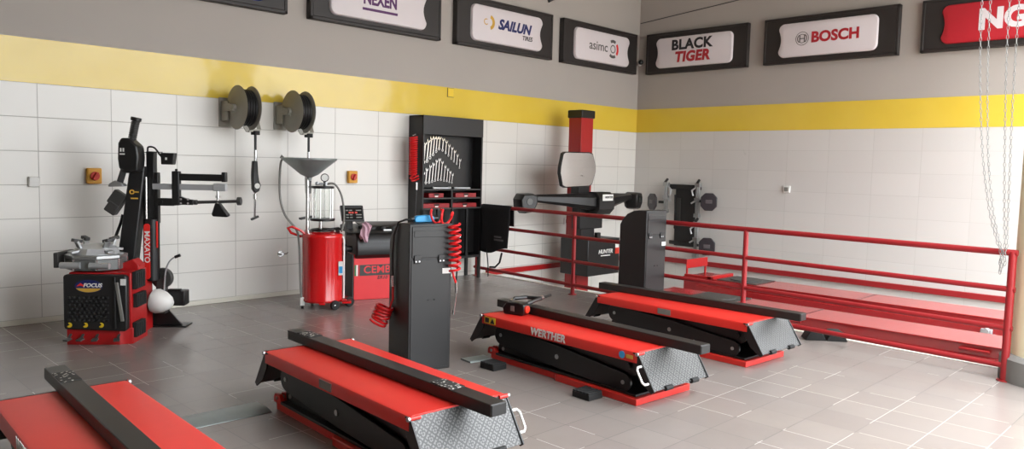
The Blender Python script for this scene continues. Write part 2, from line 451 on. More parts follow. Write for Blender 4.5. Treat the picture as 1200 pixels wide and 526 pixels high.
def lg_bosch(p, F, m):
    letters('BOSCH', .20, 'printred', p, F(m + .13, .0), .042, 0, 1.0, space=1.02)
    def em(b):
        c = m - .33
        arc_band(b, c, 0, .088, .096, 0, 360, n=32); arc_band(b, c, 0, .055, .064, 50, 130); arc_band(b, c, 0, .055, .064, 230, 310)
        for s_ in (-1, 1):
            b.box(c + s_ * .034 - .007, c + s_ * .034 + .007, Y0, -.125, -.052, .052)
            arc_band(b, c, 0, .060, .072, 0 - 50 if s_ > 0 else 130, 50 if s_ > 0 else 230)
        b.box(c - .034, c + .034, Y0, -.125, -.006, .006)
    shape(p, 'printgrey', 'emblem', em)
def lg_ngk(p, F, m): letters('NGK', .33, 'sign', p, F(m + .10, .0), .05, 0, 1.05)
sign(3.30, 'L', 'dark framed sign board cut off at the top edge, leftmost on the left wall', lg_blue, 'signblue')
sign(5.445, 'L', 'sign board with purple NEXEN lettering on white', lg_nexen)
sign(7.58, 'L', 'sign board with navy SAILUN TIRES lettering and gold crescent', lg_sailun)
sign(9.69, 'L', 'sign board with thin grey asimco lettering beside the corner', lg_asimco)
sign(6.62, 'R', 'sign board reading BLACK TIGER in black and red', lg_tiger, w=1.82)
sign(4.51, 'R', 'sign board with red BOSCH lettering and round emblem', lg_bosch)
sign(2.37, 'R', 'red sign board with white NGK lettering behind the chains', lg_ngk, 'signred')

# small things on the walls
def wallL(x, z): return (x, D1 - .009, z)
def rot_switch(x, z, label):
    t = thing('rotary_switch', label, 'switch', wallL(x, z), 0, 'orange isolator switches')
    B('orange').box(-.062, .062, -.05, 0, -.072, .072).done('housing', t, bevel=.01)
    b = B('knobred'); b.cyl((0, -.05, 0), (0, -.065, 0), .04, n=24); b.obox((0, -.075, 0), (.022, .03, .075), (0, .5, 0)); b.done('knob', t, bevel=.003)
rot_switch(2.31, 1.315, 'orange isolator switch with red knob beside the tyre changer mast')
rot_switch(5.105, 1.325, 'orange isolator switch with red knob above the wheel balancer')
def plate_box(name, label, cat, t):
    return thing(name, label, cat, t)
t = thing('wall_socket', 'white socket on the tiles left of the tyre changer', 'socket', wallL(1.83, 1.26))
B('white').box(-.045, .045, -.035, 0, -.045, .045).done('housing', t, bevel=.008); B('white').box(-.04, .04, -.042, -.035, -.008, .036).done('flap', t, bevel=.003)
t = thing('junction_box', 'small blank box lid on the top edge of the yellow band', 'box', (6.62, D1 - .0115, 2.44))
B('yellow').box(-.05, .05, -.012, 0, -.055, .055).done('lid', t, bevel=.003); b = B('dgrey'); b.box(-.055, .055, -.006, 0, -.06, .06); b.done('rim', t)
t = thing('wall_socket', 'twin white socket with plugged cable beside the aligner column', 'socket', wallL(9.07, .67))
B('white').box(-.10, .10, -.02, 0, -.05, .05).done('plate', t, bevel=.004); B('black').box(-.07, -.01, -.06, -.02, -.03, .03).done('plug', t, bevel=.006)
B('black').tube([(-.04, -.05, -.03), (-.03, -.06, -.1), (.03, -.05, -.25), (.08, -.03, -.38)], .008).done('cable', t)
t = thing('wall_socket', 'white socket alone on the right tiled wall', 'socket', (D2 - .009, 5.01, 1.26), -90)
B('white').box(-.05, .05, -.03, 0, -.05, .05).done('plate', t, bevel=.006); B('grey').box(-.03, .03, -.036, -.03, -.03, .03).done('insert', t, bevel=.003)
t = thing('pipe_tap', 'small chrome tap sticking out of the wall behind the drainer', 'tap', wallL(4.19, .47))
b = B('chrome'); b.cyl((0, 0, 0), (0, -.012, 0), .032, n=20); b.cyl((0, -.012, 0), (0, -.06, 0), .016); b.tube([(0, -.05, 0), (.05, -.06, .005), (.06, -.06, .02)], .009); b.done('spout', t)
t = thing('security_camera', 'small white dome arm camera in the room corner between two signs', 'camera', (D2 - .02, 7.66, 3.28), 0)
B('white').cyl((.018, .05, -.02), (-.08, -.02, -.02), .028, n=14).done('arm', t); b = B('lens'); b.sphere((-.10, -.055, .0), .042); b.done('dome', t)
t = thing('floodlight', 'dark lamp bracket above the SAILUN and asimco signs, cut by the top edge', 'lamp', (8.55, D1 - .001, 3.95))
B('dgrey').bar((-.08, -.02, -.02), (.35, -.3, .25), .07, .05).done('bracket', t, bevel=.005); B('dgrey').obox((.42, -.36, .33), (.26, .14, .2), (.3, 0, -.6)).done('head', t, bevel=.01)

# ------------------------------------------------------------------ scissor lifts
LW, LL = .60, 1.53
def uvplate(b, c00, ux, uy, w, h, t):
    """plate with metric UVs: corner c00, axes ux (w) and uy (h), thickness t along normal"""
    lay = b.bm.loops.layers.uv.verify(); c = Vector(c00); ux = Vector(ux).normalized(); uy = Vector(uy).normalized(); n = ux.cross(uy)
    top = [(0, 0), (w, 0), (w, h), (0, h)]
    vs = [b.bm.verts.new(c + ux * a + uy * d) for a, d in top]; vb = [b.bm.verts.new(c + ux * a + uy * d - n * t) for a, d in top]
    f = b._f(vs); 
    for lp, (a, d) in zip(f.loops, top): lp[lay].uv = (a, d)
    b._f(vb[::-1]); b.skin(vs, vb)
def make_lift(label, letter, handle_right, sticker=True, plate=False, handle=True):
    t = thing('scissor_lift', label, 'lift', (0, 0, 0), 0, 'red scissor lift platforms')
    W, L = LW, LL
    b = B('liftred')
    b.prism([(0, 0), (.58, 0), (.58, .72), (.545, .76), (.545, 1.46), (.035, 1.46), (.035, .76), (0, .72)], 'z', 0, .045)
    b.done('base_frame', t, bevel=.004)
    B('satin').box(.03, .55, .03, 1.40, .045, .062).done('base_tray', t, bevel=.003)
    for x in (.035, .475):
        b = B('liftred'); b.prism([(1.40, .04), (1.50, .04), (1.50, .075), (1.485, .092), (1.43, .092), (1.40, .06)], 'x', x, x + .025); b.prism([(1.40, .04), (1.50, .04), (1.50, .075), (1.485, .092), (1.43, .092), (1.40, .06)], 'x', x + .045, x + .07)
        h = b.done('hinge_lug', t, bevel=.003); B('steel').cyl((x - .005, 1.455, .07), (x + .075, 1.455, .07), .011).done('pin', h)
    # scissor arms, black, two a side
    def arm(x, y0, z0, y1, z1, w, nm):
        d = Vector((0, y1 - y0, z1 - z0)); Ln = d.length; pl = []
        for i in range(9): a = RD(90 + 22.5 * i); pl.append((w / 2 * cos(a), w / 2 * sin(a)))
        pl += [(Ln + w * .42 * cos(RD(-90 + 22.5 * i)), w * .42 * sin(RD(-90 + 22.5 * i))) for i in range(9)]
        pl.insert(9, (Ln * .5, -w * .56)); pl.append((Ln * .5, w * .56))
        an = math.atan2(d.z, d.y); pl = [(y0 + u * cos(an) - v * sin(an), z0 + u * sin(an) + v * cos(an)) for u, v in pl]
        a = B('satin').prism(pl, 'x', x, x + .022).done(nm, t, bevel=.003)
        for f_ in (.0, .5, 1.):
            q = (y0 + (y1 - y0) * f_, z0 + (z1 - z0) * f_)
            B('steel').cyl((x - .006, *q), (x + .028, *q), .014 if f_ != .5 else .017, n=14).done('pin', a)
        return a
    for x in (.045, .513): arm(x, 1.36, .205, .15, .115, .145, 'scissor_arm')
    for x in (.075, .483): arm(x, .12, .225, 1.36, .095, .145, 'scissor_arm')
    B('satin').cyl((.05, .12, .225), (.53, .12, .225), .02).cyl((.05, .75, .16), (.53, .75, .16), .022).cyl((.05, 1.36, .205), (.53, 1.36, .205), .02).done('cross_shaft', t)
    b = B('satin'); b.cyl((.29, 1.25, .1), (.29, .55, .15), .04); b.cyl((.29, .55, .15), (.29, .2, .18), .025); b.done('hydraulic_cylinder', t)
    # platform: folded sheet with rounded long edges
    x0, x1 = -.012, W - .012
    prof = [(x0 + .0, .278), (x0, .330), (x0 + .008, .344), (x0 + .022, .350), (x1 - .022, .350), (x1 - .008, .344), (x1, .330), (x1, .278), (x1 - .012, .278), (x1 - .012, .325), (x0 + .012, .325), (x0 + .012, .278)]
    b = B('liftred', 'satin'); b.prism(prof, 'y', 0, L - .01)
    b.mi = 1; b.box(x0 + .03, x1 - .03, .02, L - .04, .285, .327)
    p = b.done('deck', t, bevel=.002)
    B('satin').box(x0 + .01, x1 - .01, L - .012, L + .004, .30, .351).done('edge_strip', p)
    # hanging ramp flaps front and back
    def flap(y, sg, nm):
        e = sg
        f = thing0 = B('diamond')
        a = Vector((x0 + .012, y, .343)); dn = Vector((0, e * .135, -.218))
        if e < 0: uvplate(f, a + dn, (1, 0, 0), -dn, W - .024, dn.length, .008)
        else: uvplate(f, Vector((x1 - .012, y, .343)) + dn, (-1, 0, 0), -dn, W - .024, dn.length, .008)
        fo = f.done(nm, t, bevel=.0015); lab(fo, 'grey chequer plate hanging ramp' if e < 0 else 'grey chequer plate ramp at the far end')
        g = B('satin')
        for x in (x0 + .002, x1 - .012):
            g.prism([(y - e * .035, .342), (y + e * .004, .345), (y + e * .145, .125), (y + e * .12, .108), (y + e * .03, .17), (y - e * .02, .25)], 'x', x, x + .010)
        g.box(x0 + .03, x1 - .03, min(y, y - e * .02), max(y, y - e * .02), .285, .325)
        g.done('gusset', fo, bevel=.002)
        for x in (x0 + .16, x1 - .16):
            q = a + dn * .97
            B('rubber').cyl((x - .035, q.y - .004 * 0 + e * .004, q.z - .004), (x + .035, q.y + e * .004, q.z - .004), .017, n=14).done('roller', fo)
        for x in (x0 + .004, x1 - .058):
            B('liftred').cyl((x, y + e * .006, .338), (x + .054, y + e * .006, .338), .011, n=12).done('hinge', fo)
        for x in (x0 - .004, x1 + .004):
            B('steel').cyl((x - .006, y + e * .004, .337), (x + .006, y + e * .004, .337), .012, n=12).done('bolt', fo)
        return fo, a, dn
    ff, a, dn = flap(0., -1, 'front_ramp')
    flap(L - .005, 1, 'rear_ramp')
    hx = (x1 + .0) if handle_right else (x0 - .0); s_ = 1 if handle_right else -1
    pts = [a + dn * .35, a + dn * .35 + Vector((s_ * .035, .0, 0)), a + dn * .42 + Vector((s_ * .05, 0, 0)), a + dn * .74 + Vector((s_ * .05, 0, 0)), a + dn * .8 + Vector((s_ * .035, 0, 0)), a + dn * .8]
    pts = [Vector((hx + (p_.x - a.x), p_.y + .01, p_.z)) for p_ in pts]
    if handle: lab(B('white').tube(pts, .0075, 8).done('handle', ff), 'white wire handle')
    if letter:
        lab(letters('WERTHER', .074, 'white', p, frame4((x0 - .0015, .80, .313), (0, -1, 0), (0, 0, 1)), .035, .12, .98, .001, space=1.06), 'white WERTHER lettering')
    if plate:
        lab(B('grey').box(x0 - .003, x0, .71, .84, .29, .336).done('rating_plate', p), 'grey rating plate')
    if sticker:
        s1 = lab(B('yellow').box(x0 - .002, x0, L - .17, L - .04, .288, .338).done('warning_sticker', p), 'yellow and black warning sticker')
        b = B('printblack'); b.prism([(L - .16, .293), (L - .11, .293), (L - .135, .333)], 'x', x0 - .003, x0 - .001); b.box(x0 - .003, x0 - .001, L - .095, L - .05, .295, .331); b.done('pictogram', s1)
        B('blue').cyl((x0 - .002, .12, .312), (x0, .12, .312), .024, n=20).done('round_sticker', p)
        B('gold').box(x0 - .002, x0, .03, .085, .298, .322).done('small_sticker', p)
    return t
RZ = -3.2
def place(t, x, y, rz=RZ): t.location = (x, y, 0); t.rotation_euler = (0, 0, RD(rz))
L3 = make_lift('red lift platform lettered WERTHER with a hand tool on its back end', True, False)
place(L3, 3.955, 2.755)
L4 = make_lift('red lift platform nearest the railing, beside the pit', False, True, False, True, False)
place(L4, 5.395, 2.76)
L2 = make_lift('red lift platform in front of the black control post with blue air gun', False, True, False, True)
place(L2, 2.125, 2.715)
L1 = make_lift('red lift platform at the bottom left corner of the photo', True, True, False)
place(L1, .745, 2.62, -2.0)

# ------------------------------------------------------------------ black cross beams on the lifts
def beam(x, y, rz, label, pads, top=.412):
    t = thing('lifting_beam', label, 'beam', (x, y, .3515), rz, 'black lifting beams')
    L = 1.98; W = .098; h = top - .3515
    B('beam').box(0, W, 0, L, 0, h).done('tube', t, bevel=.004)
    b = B('satin'); b.box(.004, W - .004, -.004, .002, .004, h - .004); b.done('end_cap', t, bevel=.002)
    b = B('satin'); b.box(.004, W - .004, L - .002, L + .004, .004, h - .004); b.done('end_cap', t, bevel=.002)
    for y0, y1 in pads:
        lab(B('speckle').box(.004, W - .004, y0, y1, h, h + .004).done('grip_pad', t), 'speckled worn grip pad')
    return t
beam(2.376, 2.45, -2.3, 'black beam lying on the platform before the blue air gun post', ((1.70, 1.86), (.30, .46)))
beam(.958, 2.42, RZ, 'black beam on the bottom left platform with speckled pad', ((1.63, 1.82),))
beam(4.19, 2.45, -4.2, 'black beam lying under the hand tool on the WERTHER platform', ())
beam(5.755, 2.51, 0., 'black beam on the platform beside the railing', ())

# hand tool lying on lift 3
t = thing('impact_wrench', 'black and red cordless hand tool lying on the WERTHER platform', 'tool', (4.232, 4.09, .3505), -80)
b = B('satin'); b.prism([(-.10, 0), (.07, 0), (.09, .03), (.085, .085), (.03, .10), (-.08, .092), (-.115, .05)], 'y', -.045, .05); b.done('body', t, bevel=.008)
b = B('knobred'); b.cyl((.082, -.01, .05), (.104, -.01, .05), .029, n=20); b.done('end_cap', t, bevel=.003)
B('grey').box(-.035, .0, -.048, -.045, .03, .07).done('label_plate', t)
b = B('satin'); b.tube([(.05, .03, .078), (.06, .12, .092), (.05, .25, .098)], .016); b.tube([(-.08, .03, .08), (-.12, .12, .095), (-.06, .22, .098), (.05, .25, .098)], .015); b.done('handle_loop', t)
b = B('chrome'); b.cyl((.05, .245, .098), (.045, .285, .099), .02, n=12); b.done('socket', t); B('chrome').cyl((-.085, .03, .082), (-.10, .075, .088), .017, n=10).done('swivel', t)
B('satin').cyl((.045, .285, .099), (.03, .43, .102), .012, n=10).done('shaft', t)

# rubber blocks, wedges and floor strips
def pad_block(x, y, rz, label, w=.13, d=.15, h=.05):
    t = thing('rubber_block', label, 'block', (x, y, .0005), rz, 'ribbed rubber blocks')
    b = B('rubber'); b.box(-w / 2, w / 2, -d / 2, d / 2, 0, h * .8)
    for i in range(5):
        y0 = -d / 2 + d * i / 5 + .003; b.box(-w / 2, w / 2, y0, y0 + d / 5 - .006, h * .8, h)
    b.done('block', t, bevel=.004)
pad_block(3.895, 4.0, -3, 'ribbed black rubber block at the back corner of the WERTHER platform')
pad_block(3.87, 3.085, -3, 'ribbed black rubber block beside the front half of the WERTHER platform')
def wedge(x, y, label):
    t = thing('wheel_chock', label, 'chock', (x, y, .0005), -52, 'black wheel chocks')
    B('rubber').prism([(-.092, 0), (.092, 0), (.05, .085), (-.05, .085)], 'y', -.10, .06).done('wedge', t, bevel=.006)
wedge(6.855, 2.865, 'black chock by the pit edge, the one nearer the lift platform')
wedge(6.968, 2.719, 'black chock by the pit edge, the one nearer the end post')
t = thing('cable_cover', 'galvanised floor strip between the two nearest lift platforms', 'cover', (1.33, 4.16, .0005), -2)
B('galv').prism([(0, 0), (.24, 0), (.235, .004), (.20, .018), (.05, .018), (.0, .004)], 'x', 0, .86).done('channel', t, bevel=.002)
t = thing('cable_cover', 'short metal floor plate behind the WERTHER platform base', 'cover', (3.80, 4.22, .0005), -8)
B('galv').prism([(0, 0), (.14, 0), (.13, .012), (.01, .012)], 'x', .06, .27).done('channel', t, bevel=.002)

# ------------------------------------------------------------------ control posts
def control_post(name_label, loc, H, rz=-15, D=.38):
    t = thing('control_post', name_label, 'control post', loc, rz, 'black lift control posts')
    W = .335
    prof = [(0, 0), (D, 0), (D, H - .16), (D - .03, H - .105), (D - .09, H - .045), (D - .17, H - .01), (D - .24, H), (0, H)]
    b = B('black'); b.prism(prof, 'x', 0, W); b.done('housing', t, bevel=.006)
    lid = B('satin').box(.02, W - .02, -.006, 0, H - .245, H - .02).done('lid_panel', t, bevel=.003)
    B('satin').box(.035, W - .035, -.010, -.006, H - .095, H - .05).done('groove_panel', lid, bevel=.002)
    B('satin').box(.015, W - .015, -.005, 0, .02, H - .26).done('back_panel', t, bevel=.003)
    for x in (.06, W - .085):
        l_ = B('satin').box(x - .026, x + .026, -.014, -.004, H - .285, H - .225).done('latch', t, bevel=.004)
        for sx in (-.013, .013): B('alu').cyl((x + sx, -.018, H - .268), (x + sx, -.012, H - .268), .006, n=10).done('screw', l_)
    for x in (.15, .20): B('rubber').cyl((x, -.009, .52), (x, -.004, .52), .007, n=10).done('plug', t)
    lab(B('white').box(W - .075, W - .012, -.007, -.004, H - .365, H - .325).done('label_plate', t), 'white label plate')
    B('rubber').box(.0, .04, 0, .04, -.0, .012)
    return t, W, D
H1 = 1.072
cp1, W1, DD1 = control_post('black control post with coiled red hoses and blue air gun on top', (3.335, 4.307, 0), H1)
cp2, _, _ = control_post('black control post standing by the railing behind the far platform', (6.405, 4.42, 0), 1.085, -3, .34)
def cpw(x, y, z):
    a = RD(-15); return Vector((3.335 + x * cos(a) - y * sin(a), 4.307 + x * sin(a) + y * cos(a), z))
# hose with blue gun: along the top, over the left side, ends in a hanging coil
t = thing('air_line', 'black air line with hanging red coil on the left side of the blue gun post', 'hose', cpw(-.004, .2, 0), -15)
lo = lambda x, y, z: (x + .004, y - .2, z)
b = B('satin'); b.tube([lo(.10, .12, H1 + .02), lo(.03, .14, H1 + .022), lo(-.008, .19, H1 - .0), lo(-.016, .255, H1 - .10), lo(-.018, .27, H1 - .25), lo(-.018, .26, .66)], .0075, 8); b.done('black_hose', t)
b = B('chrome'); b.cyl(lo(-.018, .26, .67), lo(-.018, .26, .59), .013, n=12); b.done('coupling', t)
b = B('hose'); b.tube([lo(-.018, .26, .60), lo(-.02, .25, .50), lo(-.035, .27, .43), lo(-.06, .32, .41)], .009, 8)
b.coil([lo(-.06, .30, .44), lo(-.075, .31, .40), lo(-.09, .32, .345), lo(-.11, .33, .31)], .062, 5.5, .009, 7, 16)
lab(b.done('coil', t), 'hanging red coil')
t = thing('air_gun', 'blue air gun lying on top of the black control post', 'tool', cpw(.16, .12, H1 + .0), -15)
b = B('blue'); b.prism([(-.075, .003), (.07, .003), (.08, .018), (.075, .045), (.03, .055), (-.06, .05), (-.08, .03)], 'y', -.025, .025); b.done('grip', t, bevel=.007)
b = B('satin'); b.cyl((.075, 0, .03), (.11, 0, .03), .02, n=14); b.cyl((-.075, 0, .028), (-.1, 0, .026), .014, n=12); b.done('nozzle_collar', t)
t = thing('coiled_air_hose', 'red coiled hose hanging down the right edge of the blue gun post', 'hose', cpw(.30, -.03, 0), -15)
lo = lambda x, y, z: (x - .30, y + .03, z)
b = B('hose')
b.coil([lo(.22, .10, H1 + .045), lo(.27, .04, H1 + .05), lo(.325, -.02, H1 + .03)], .05, 2.2, .0085, 7, 18)
b.coil([lo(.33, -.045, H1 + .0), lo(.335, -.05, .93), lo(.335, -.05, .73)], .040, 8.5, .0085, 7, 16)
b.tube([lo(.335, -.01, .73), lo(.345, -.02, .68), lo(.37, -.01, .63)], .0085)
b.done('coil', t)
b = B('satin'); b.tube([lo(.375, -.0, .95), lo(.385, .0, .80), lo(.375, -.0, .64)], .006); b.done('black_hose', t)
b = B('chrome'); b.cyl(lo(.37, -.01, .64), lo(.375, -.01, .56), .010, n=10); b.cyl(lo(.375, -.01, .56), lo(.355, -.012, .43), .006, n=10); b.cyl(lo(.355, -.012, .43), lo(.352, -.012, .40), .010, n=10); b.done('gun_lance', t); B('chrome').cyl(lo(.365, -.0, .99), lo(.40, .0, .97), .009, n=10).done('coupling', t)

# ------------------------------------------------------------------ railing
P0, P1 = Vector((6.91, 5.78)), Vector((6.56, 1.30))
def rl(y): f = (P0.y - y) / (P0.y - P1.y); return P0.lerp(P1, f)
t = thing('safety_railing', 'red tube railing along the edge of the pit', 'railing', (P1.x, P1.y, 0))
def R3(y, z): q = rl(y); return (q.x - P1.x, y - P1.y, z)
for z, nm in ((.955, 'top_rail'), (.685, 'middle_rail'), (.395, 'lower_rail'), (.115, 'toe_rail')):
    B('railred').tube([R3(7.66, z), R3(4., z), R3(1.27, z)], .024 if z > .9 else .021, 12).done(nm, t)
for y, r in ((7.62, .02), (5.78, .024), (3.506, .024), (1.30, .028)):
    q = R3(y, 0)
    b = B('railred'); b.cyl((q[0], q[1], .006), (q[0], q[1], .965), r, n=14); b.cyl((q[0], q[1], 0), (q[0], q[1], .008), .05, n=16); b.done('post', t)
# black cover hung over the railing
ya, yb = 7.48, 6.90
c0 = rl(7.2); t = thing('fabric_cover', 'black fabric cover with straps hung over the railing', 'cover', (c0.x, 7.2, 0), -4.5)
b = B('cloth'); N, K = 14, 16
rows = []
for j in range(K + 1):
    s_ = j / K; row = []
    for i in range(N + 1):
        u = i / N; half = .30 - .05 * max(0, s_ - .35)
        yy = half - 2 * half * u
        if s_ < .1:
            a = s_ / .1 * pi / 2; x_ = .029 - .029 * 0 - .061 * (s_ / .1) ; z_ = .957 + .029 * cos((s_ / .1 - .5) * pi)
        else:
            x_ = -.032 - .010 * sin(u * 9 + 2 * s_) * s_ - .02 * s_; z_ = .957 - (s_ - .1) / .9 * (.60 - .05 * u + .03 * sin(u * 5))
        row.append((x_, yy, z_))
    rows.append(row)
back = [(.034, .30 - .6 * i / N, .72) for i in range(N + 1)]
rows = [back] + rows
vs = [[b.bm.verts.new(p) for p in r_] for r_ in rows]
for j in range(len(vs) - 1):
    for i in range(N): b._f([vs[j][i], vs[j][i + 1], vs[j + 1][i + 1], vs[j + 1][i]])
o = b.done('fabric', t); sm = o.modifiers.new('thick', 'SOLIDIFY'); sm.thickness = .006; sm.offset = 0
b = B('cloth'); b.tube([(-.05, .15, .40), (-.06, .11, .27), (-.06, .095, .17), (-.06, .09, .03)], .008, 6)
b.tube([(-.05, -.17, .37), (-.06, -.14, .24), (-.06, -.05, .17), (-.06, .06, .16)], .013, 6); b.done('strap', t)
letters('SPORT', .055, 'clothprint', t, frame4((-.066, -.08, .55), (0, -1, 0), (0, 0, 1)), .01, 0, 1.2).name = 'print'
for o_ in kids(t):
    if o_.name.startswith('print'): COL.objects.unlink(o_); bpy.data.objects.remove(o_)
b = B('clothprint')
for k_, (z_, w_) in enumerate(((.56, .15), (.52, .19))):
    for q in range(6): b.box(-.0665, -.062, -.02 - w_ * (q + .8) / 6, -.02 - w_ * q / 6, z_, z_ + .024)
lab(b.done('faded_print', t), 'faded grey print, two short lines')

# ------------------------------------------------------------------ alignment lift in the pit
def runway(xa, label, stop, y0=.75, y1=5.30):
    t = thing('lift_runway', label, 'runway', (xa, 0, PIT), 0, 'red runways of the alignment lift')
    zt = .10 - PIT; w = .59
    b = B('runred')
    b.prism([(0, zt - .012), (w, zt - .012), (w, zt), (0, zt)], 'y', y0, y1)
    b.prism([(.015, zt - .17), (w - .015, zt - .17), (w - .015, zt - .012), (.015, zt - .012)], 'y', y0 + .01, y1 - .005)
    b.prism([(-.01, zt - .16), (.015, zt - .16), (.015, zt - .095), (-.01, zt - .10)], 'y', y0 + .02, y1 - .2)
    d = b.done('deck', t, bevel=.004)
    B('satin').box(.0, w, 3.19, 3.205, zt, zt + .0015).done('seam', d)
    for y in (1.1, 4.9):
        B('dgrey').box(.1, w - .1, y, y + .3, .0, zt - .17).done('support_leg', t, bevel=.01)
    b = B('runred'); b.cyl((-.024, 1.55, zt - .05), (-.024, 1.78, zt - .05), .014, n=10); b.done('jack_rail_bolt', d); B('runred').cyl((-.022, 3.16, zt - .05), (-.022, 3.26, zt - .05), .012, n=10).done('jack_rail_bolt', d)
    if stop:
        s_ = B('red'); s_.box(.02, w - .04, y1 - .04, y1 - .028, zt + .10, zt + .22)
        s_.box(.04, .065, y1 - .035, y1 - .015, zt, zt + .11); s_.box(w - .085, w - .06, y1 - .035, y1 - .015, zt, zt + .11)
        lab(s_.done('wheel_stop', t, bevel=.003), 'upright red wheel stop at the far end')
        b = B('red'); b.box(.0, w * .98, y1 - .42, y1 - .36, zt, zt + .035); b.box(0, .05, y1 - .42, y1 - .02, zt, zt + .03); b.done('end_frame', t, bevel=.003)
    b = B('dgrey'); b.cyl((.3, y1 - .75, zt), (.3, y1 - .75, zt + .022), .2, n=36); b.box(.04, .56, y1 - 1.02, y1 - .48, zt, zt + .010)
    lab(b.done('turntable', t, bevel=.003), 'dark turntable plate')
    return t
runway(7.28, 'red alignment runway nearest the railing, sunk in the pit', False, .6, 5.0)
runway(8.80, 'red alignment runway by the right wall with upright wheel stop', True, .6, 5.46)
t = thing('slip_plate_lock', 'small grey lock bracket on the far runway beside the end post', 'bracket', (8.745, 1.93, 0), 0)
b = B('alu'); b.box(-.02, .035, -.1, .05, -.10, -.06); b.box(-.03, .025, -.07, .03, -.06, -.01); b.cyl((-.035, -.02, -.03), (.03, -.02, -.03), .03, n=12); b.done('bracket', t, bevel=.004)

# ------------------------------------------------------------------ wheel aligner
t = thing('wheel_aligner', 'red and black wheel alignment tower with camera beam in the pit corner', 'aligner', (8.73, 7.23, PIT))
dz = -PIT
def A(x0, x1, y0, y1, z0, z1): return (x0 - 8.73, x1 - 8.73, y0 - 7.23, y1 - 7.23, z0 + dz, z1 + dz)
B('towred').box(*A(8.60, 8.87, 7.12, 7.36, PIT + .08, 2.24)).done('column', t, bevel=.008)
B('satin').box(*A(8.585, 8.89, 7.10, 7.38, 2.22, 2.335)).done('column_cap', t, bevel=.015)
B('satin').box(*A(8.35, 9.12, 6.9, 7.5, PIT, PIT + .08)).done('foot', t, bevel=.02)
b = B('satin'); b.box(*A(8.49, 9.24, 6.84, 7.36, -.055, .475)); cb = b.done('cabinet', t, bevel=.012)
letters('HUNTER', .085, 'white', cb, frame4((8.90 - 8.73, 6.838 - 7.23, .285 + dz), (1, 0, 0), (0, 0, 1)), .01, .2, 1.0)
B('white').box(*A(8.79, 9.01, 6.836, 6.84, .222, .236)).done('underline', cb)
lab(B('knobred').box(*A(9.13, 9.225, 6.834, 6.84, .24, .33)).done('sticker', cb), 'red and white sticker'); B('white').box(*A(9.13, 9.21, 6.833, 6.84, .33, .40)).done('sticker_top', cb)
B('black').box(*A(8.44, 8.96, 6.96, 7.12, .62, .93)).done('rear_housing', t, bevel=.01)
B('black').box(*A(8.50, 8.80, 6.98, 7.12, .47, .62)).done('neck', t, bevel=.006)
B('black').box(*A(8.80, 8.88, 6.92, 6.98, .475, .56)).done('knob', t, bevel=.006)
# camera beam
Cx, Cy = 8.72, 6.84
th = RD(0)
SW = RD(15)
def bq(s_, dy, z):
    k = min(1, abs(s_) / .25); return Vector((Cx + s_ * (1 - k + k * cos(SW)) + (dy * sin(SW) * k * (1 if s_ < 0 else -1)) - 8.73, Cy + abs(s_) * sin(SW) * k + dy - 7.23, z + dz))
def hull(b, secs):
    prev = None
    for sx, y0, y1, z0, z1 in secs:
        c_ = .25; h_ = z1 - z0; w_ = y1 - y0
        pts = [(y0 + w_ * c_, z0), (y1 - w_ * c_, z0), (y1, z0 + h_ * c_), (y1, z1 - h_ * c_), (y1 - w_ * c_, z1), (y0 + w_ * c_, z1), (y0, z1 - h_ * c_), (y0, z0 + h_ * c_)]
        rg = [b.bm.verts.new(bq(sx, yy, zz)) for yy, zz in pts]
        if prev: b.skin(prev, rg)
        else: b._f(rg)
        prev = rg
    b._f(prev)
b = B('satin'); hull(b, [(-1.34, -.05, .06, 1.03, 1.10), (-1.05, -.07, .07, 1.01, 1.12), (-.6, -.09, .09, .96, 1.13), (-.17, -.11, .12, .90, 1.14), (.17, -.11, .12, .90, 1.14), (.6, -.09, .09, .96, 1.13), (1.05, -.07, .07, 1.01, 1.12), (1.34, -.05, .06, 1.03, 1.10)])
bm_ = b.done('camera_beam', t)
b = B('black'); hull(b, [(-.15, -.16, .12, .84, 1.16), (.15, -.16, .12, .84, 1.16)]); pod = b.done('centre_pod', bm_)
B('white').hexa([tuple(bq(x, -.164 + d, z)) for d in (0, .006) for x, z in ((-.105, 1.04), (.10, 1.04), (.10, 1.13), (-.105, 1.13))]).done('label_plate', pod)
letters('HUNTER', .045, 'printblack', pod, frame4(bq(0, -.1655, 1.09), (cos(th), sin(th), 0), (0, 0, 1)), .02, .15, 1., .001)
for s_, r_ in ((-1.27, 1.), (1.27, 1.)):
    sg = -1 if s_ < 0 else 1
    b = B('satin'); rg0 = None
    for dy, k in ((.08, .8), (.04, 1.), (-.10, .95), (-.14, .82)):
        pl = [(-.15, .03), (-.10, .105), (.08, .11), (.15, .08), (.15, -.03), (.09, -.15), (-.05, -.17), (-.14, -.08)]
        rg = [b.bm.verts.new(bq(s_ + u * k * r_ * -sg, dy, 1.03 + v * k * r_)) for u, v in pl]
        if rg0: b.skin(rg0, rg)
        else: b._f(rg)
        rg0 = rg
    b._f(rg0); o = b.done('camera_pod', bm_, bevel=.01)
    B('lens').cyl(bq(s_, -.139, 1.03), bq(s_, -.146, 1.03), .045, n=20).done('camera_lens', o)
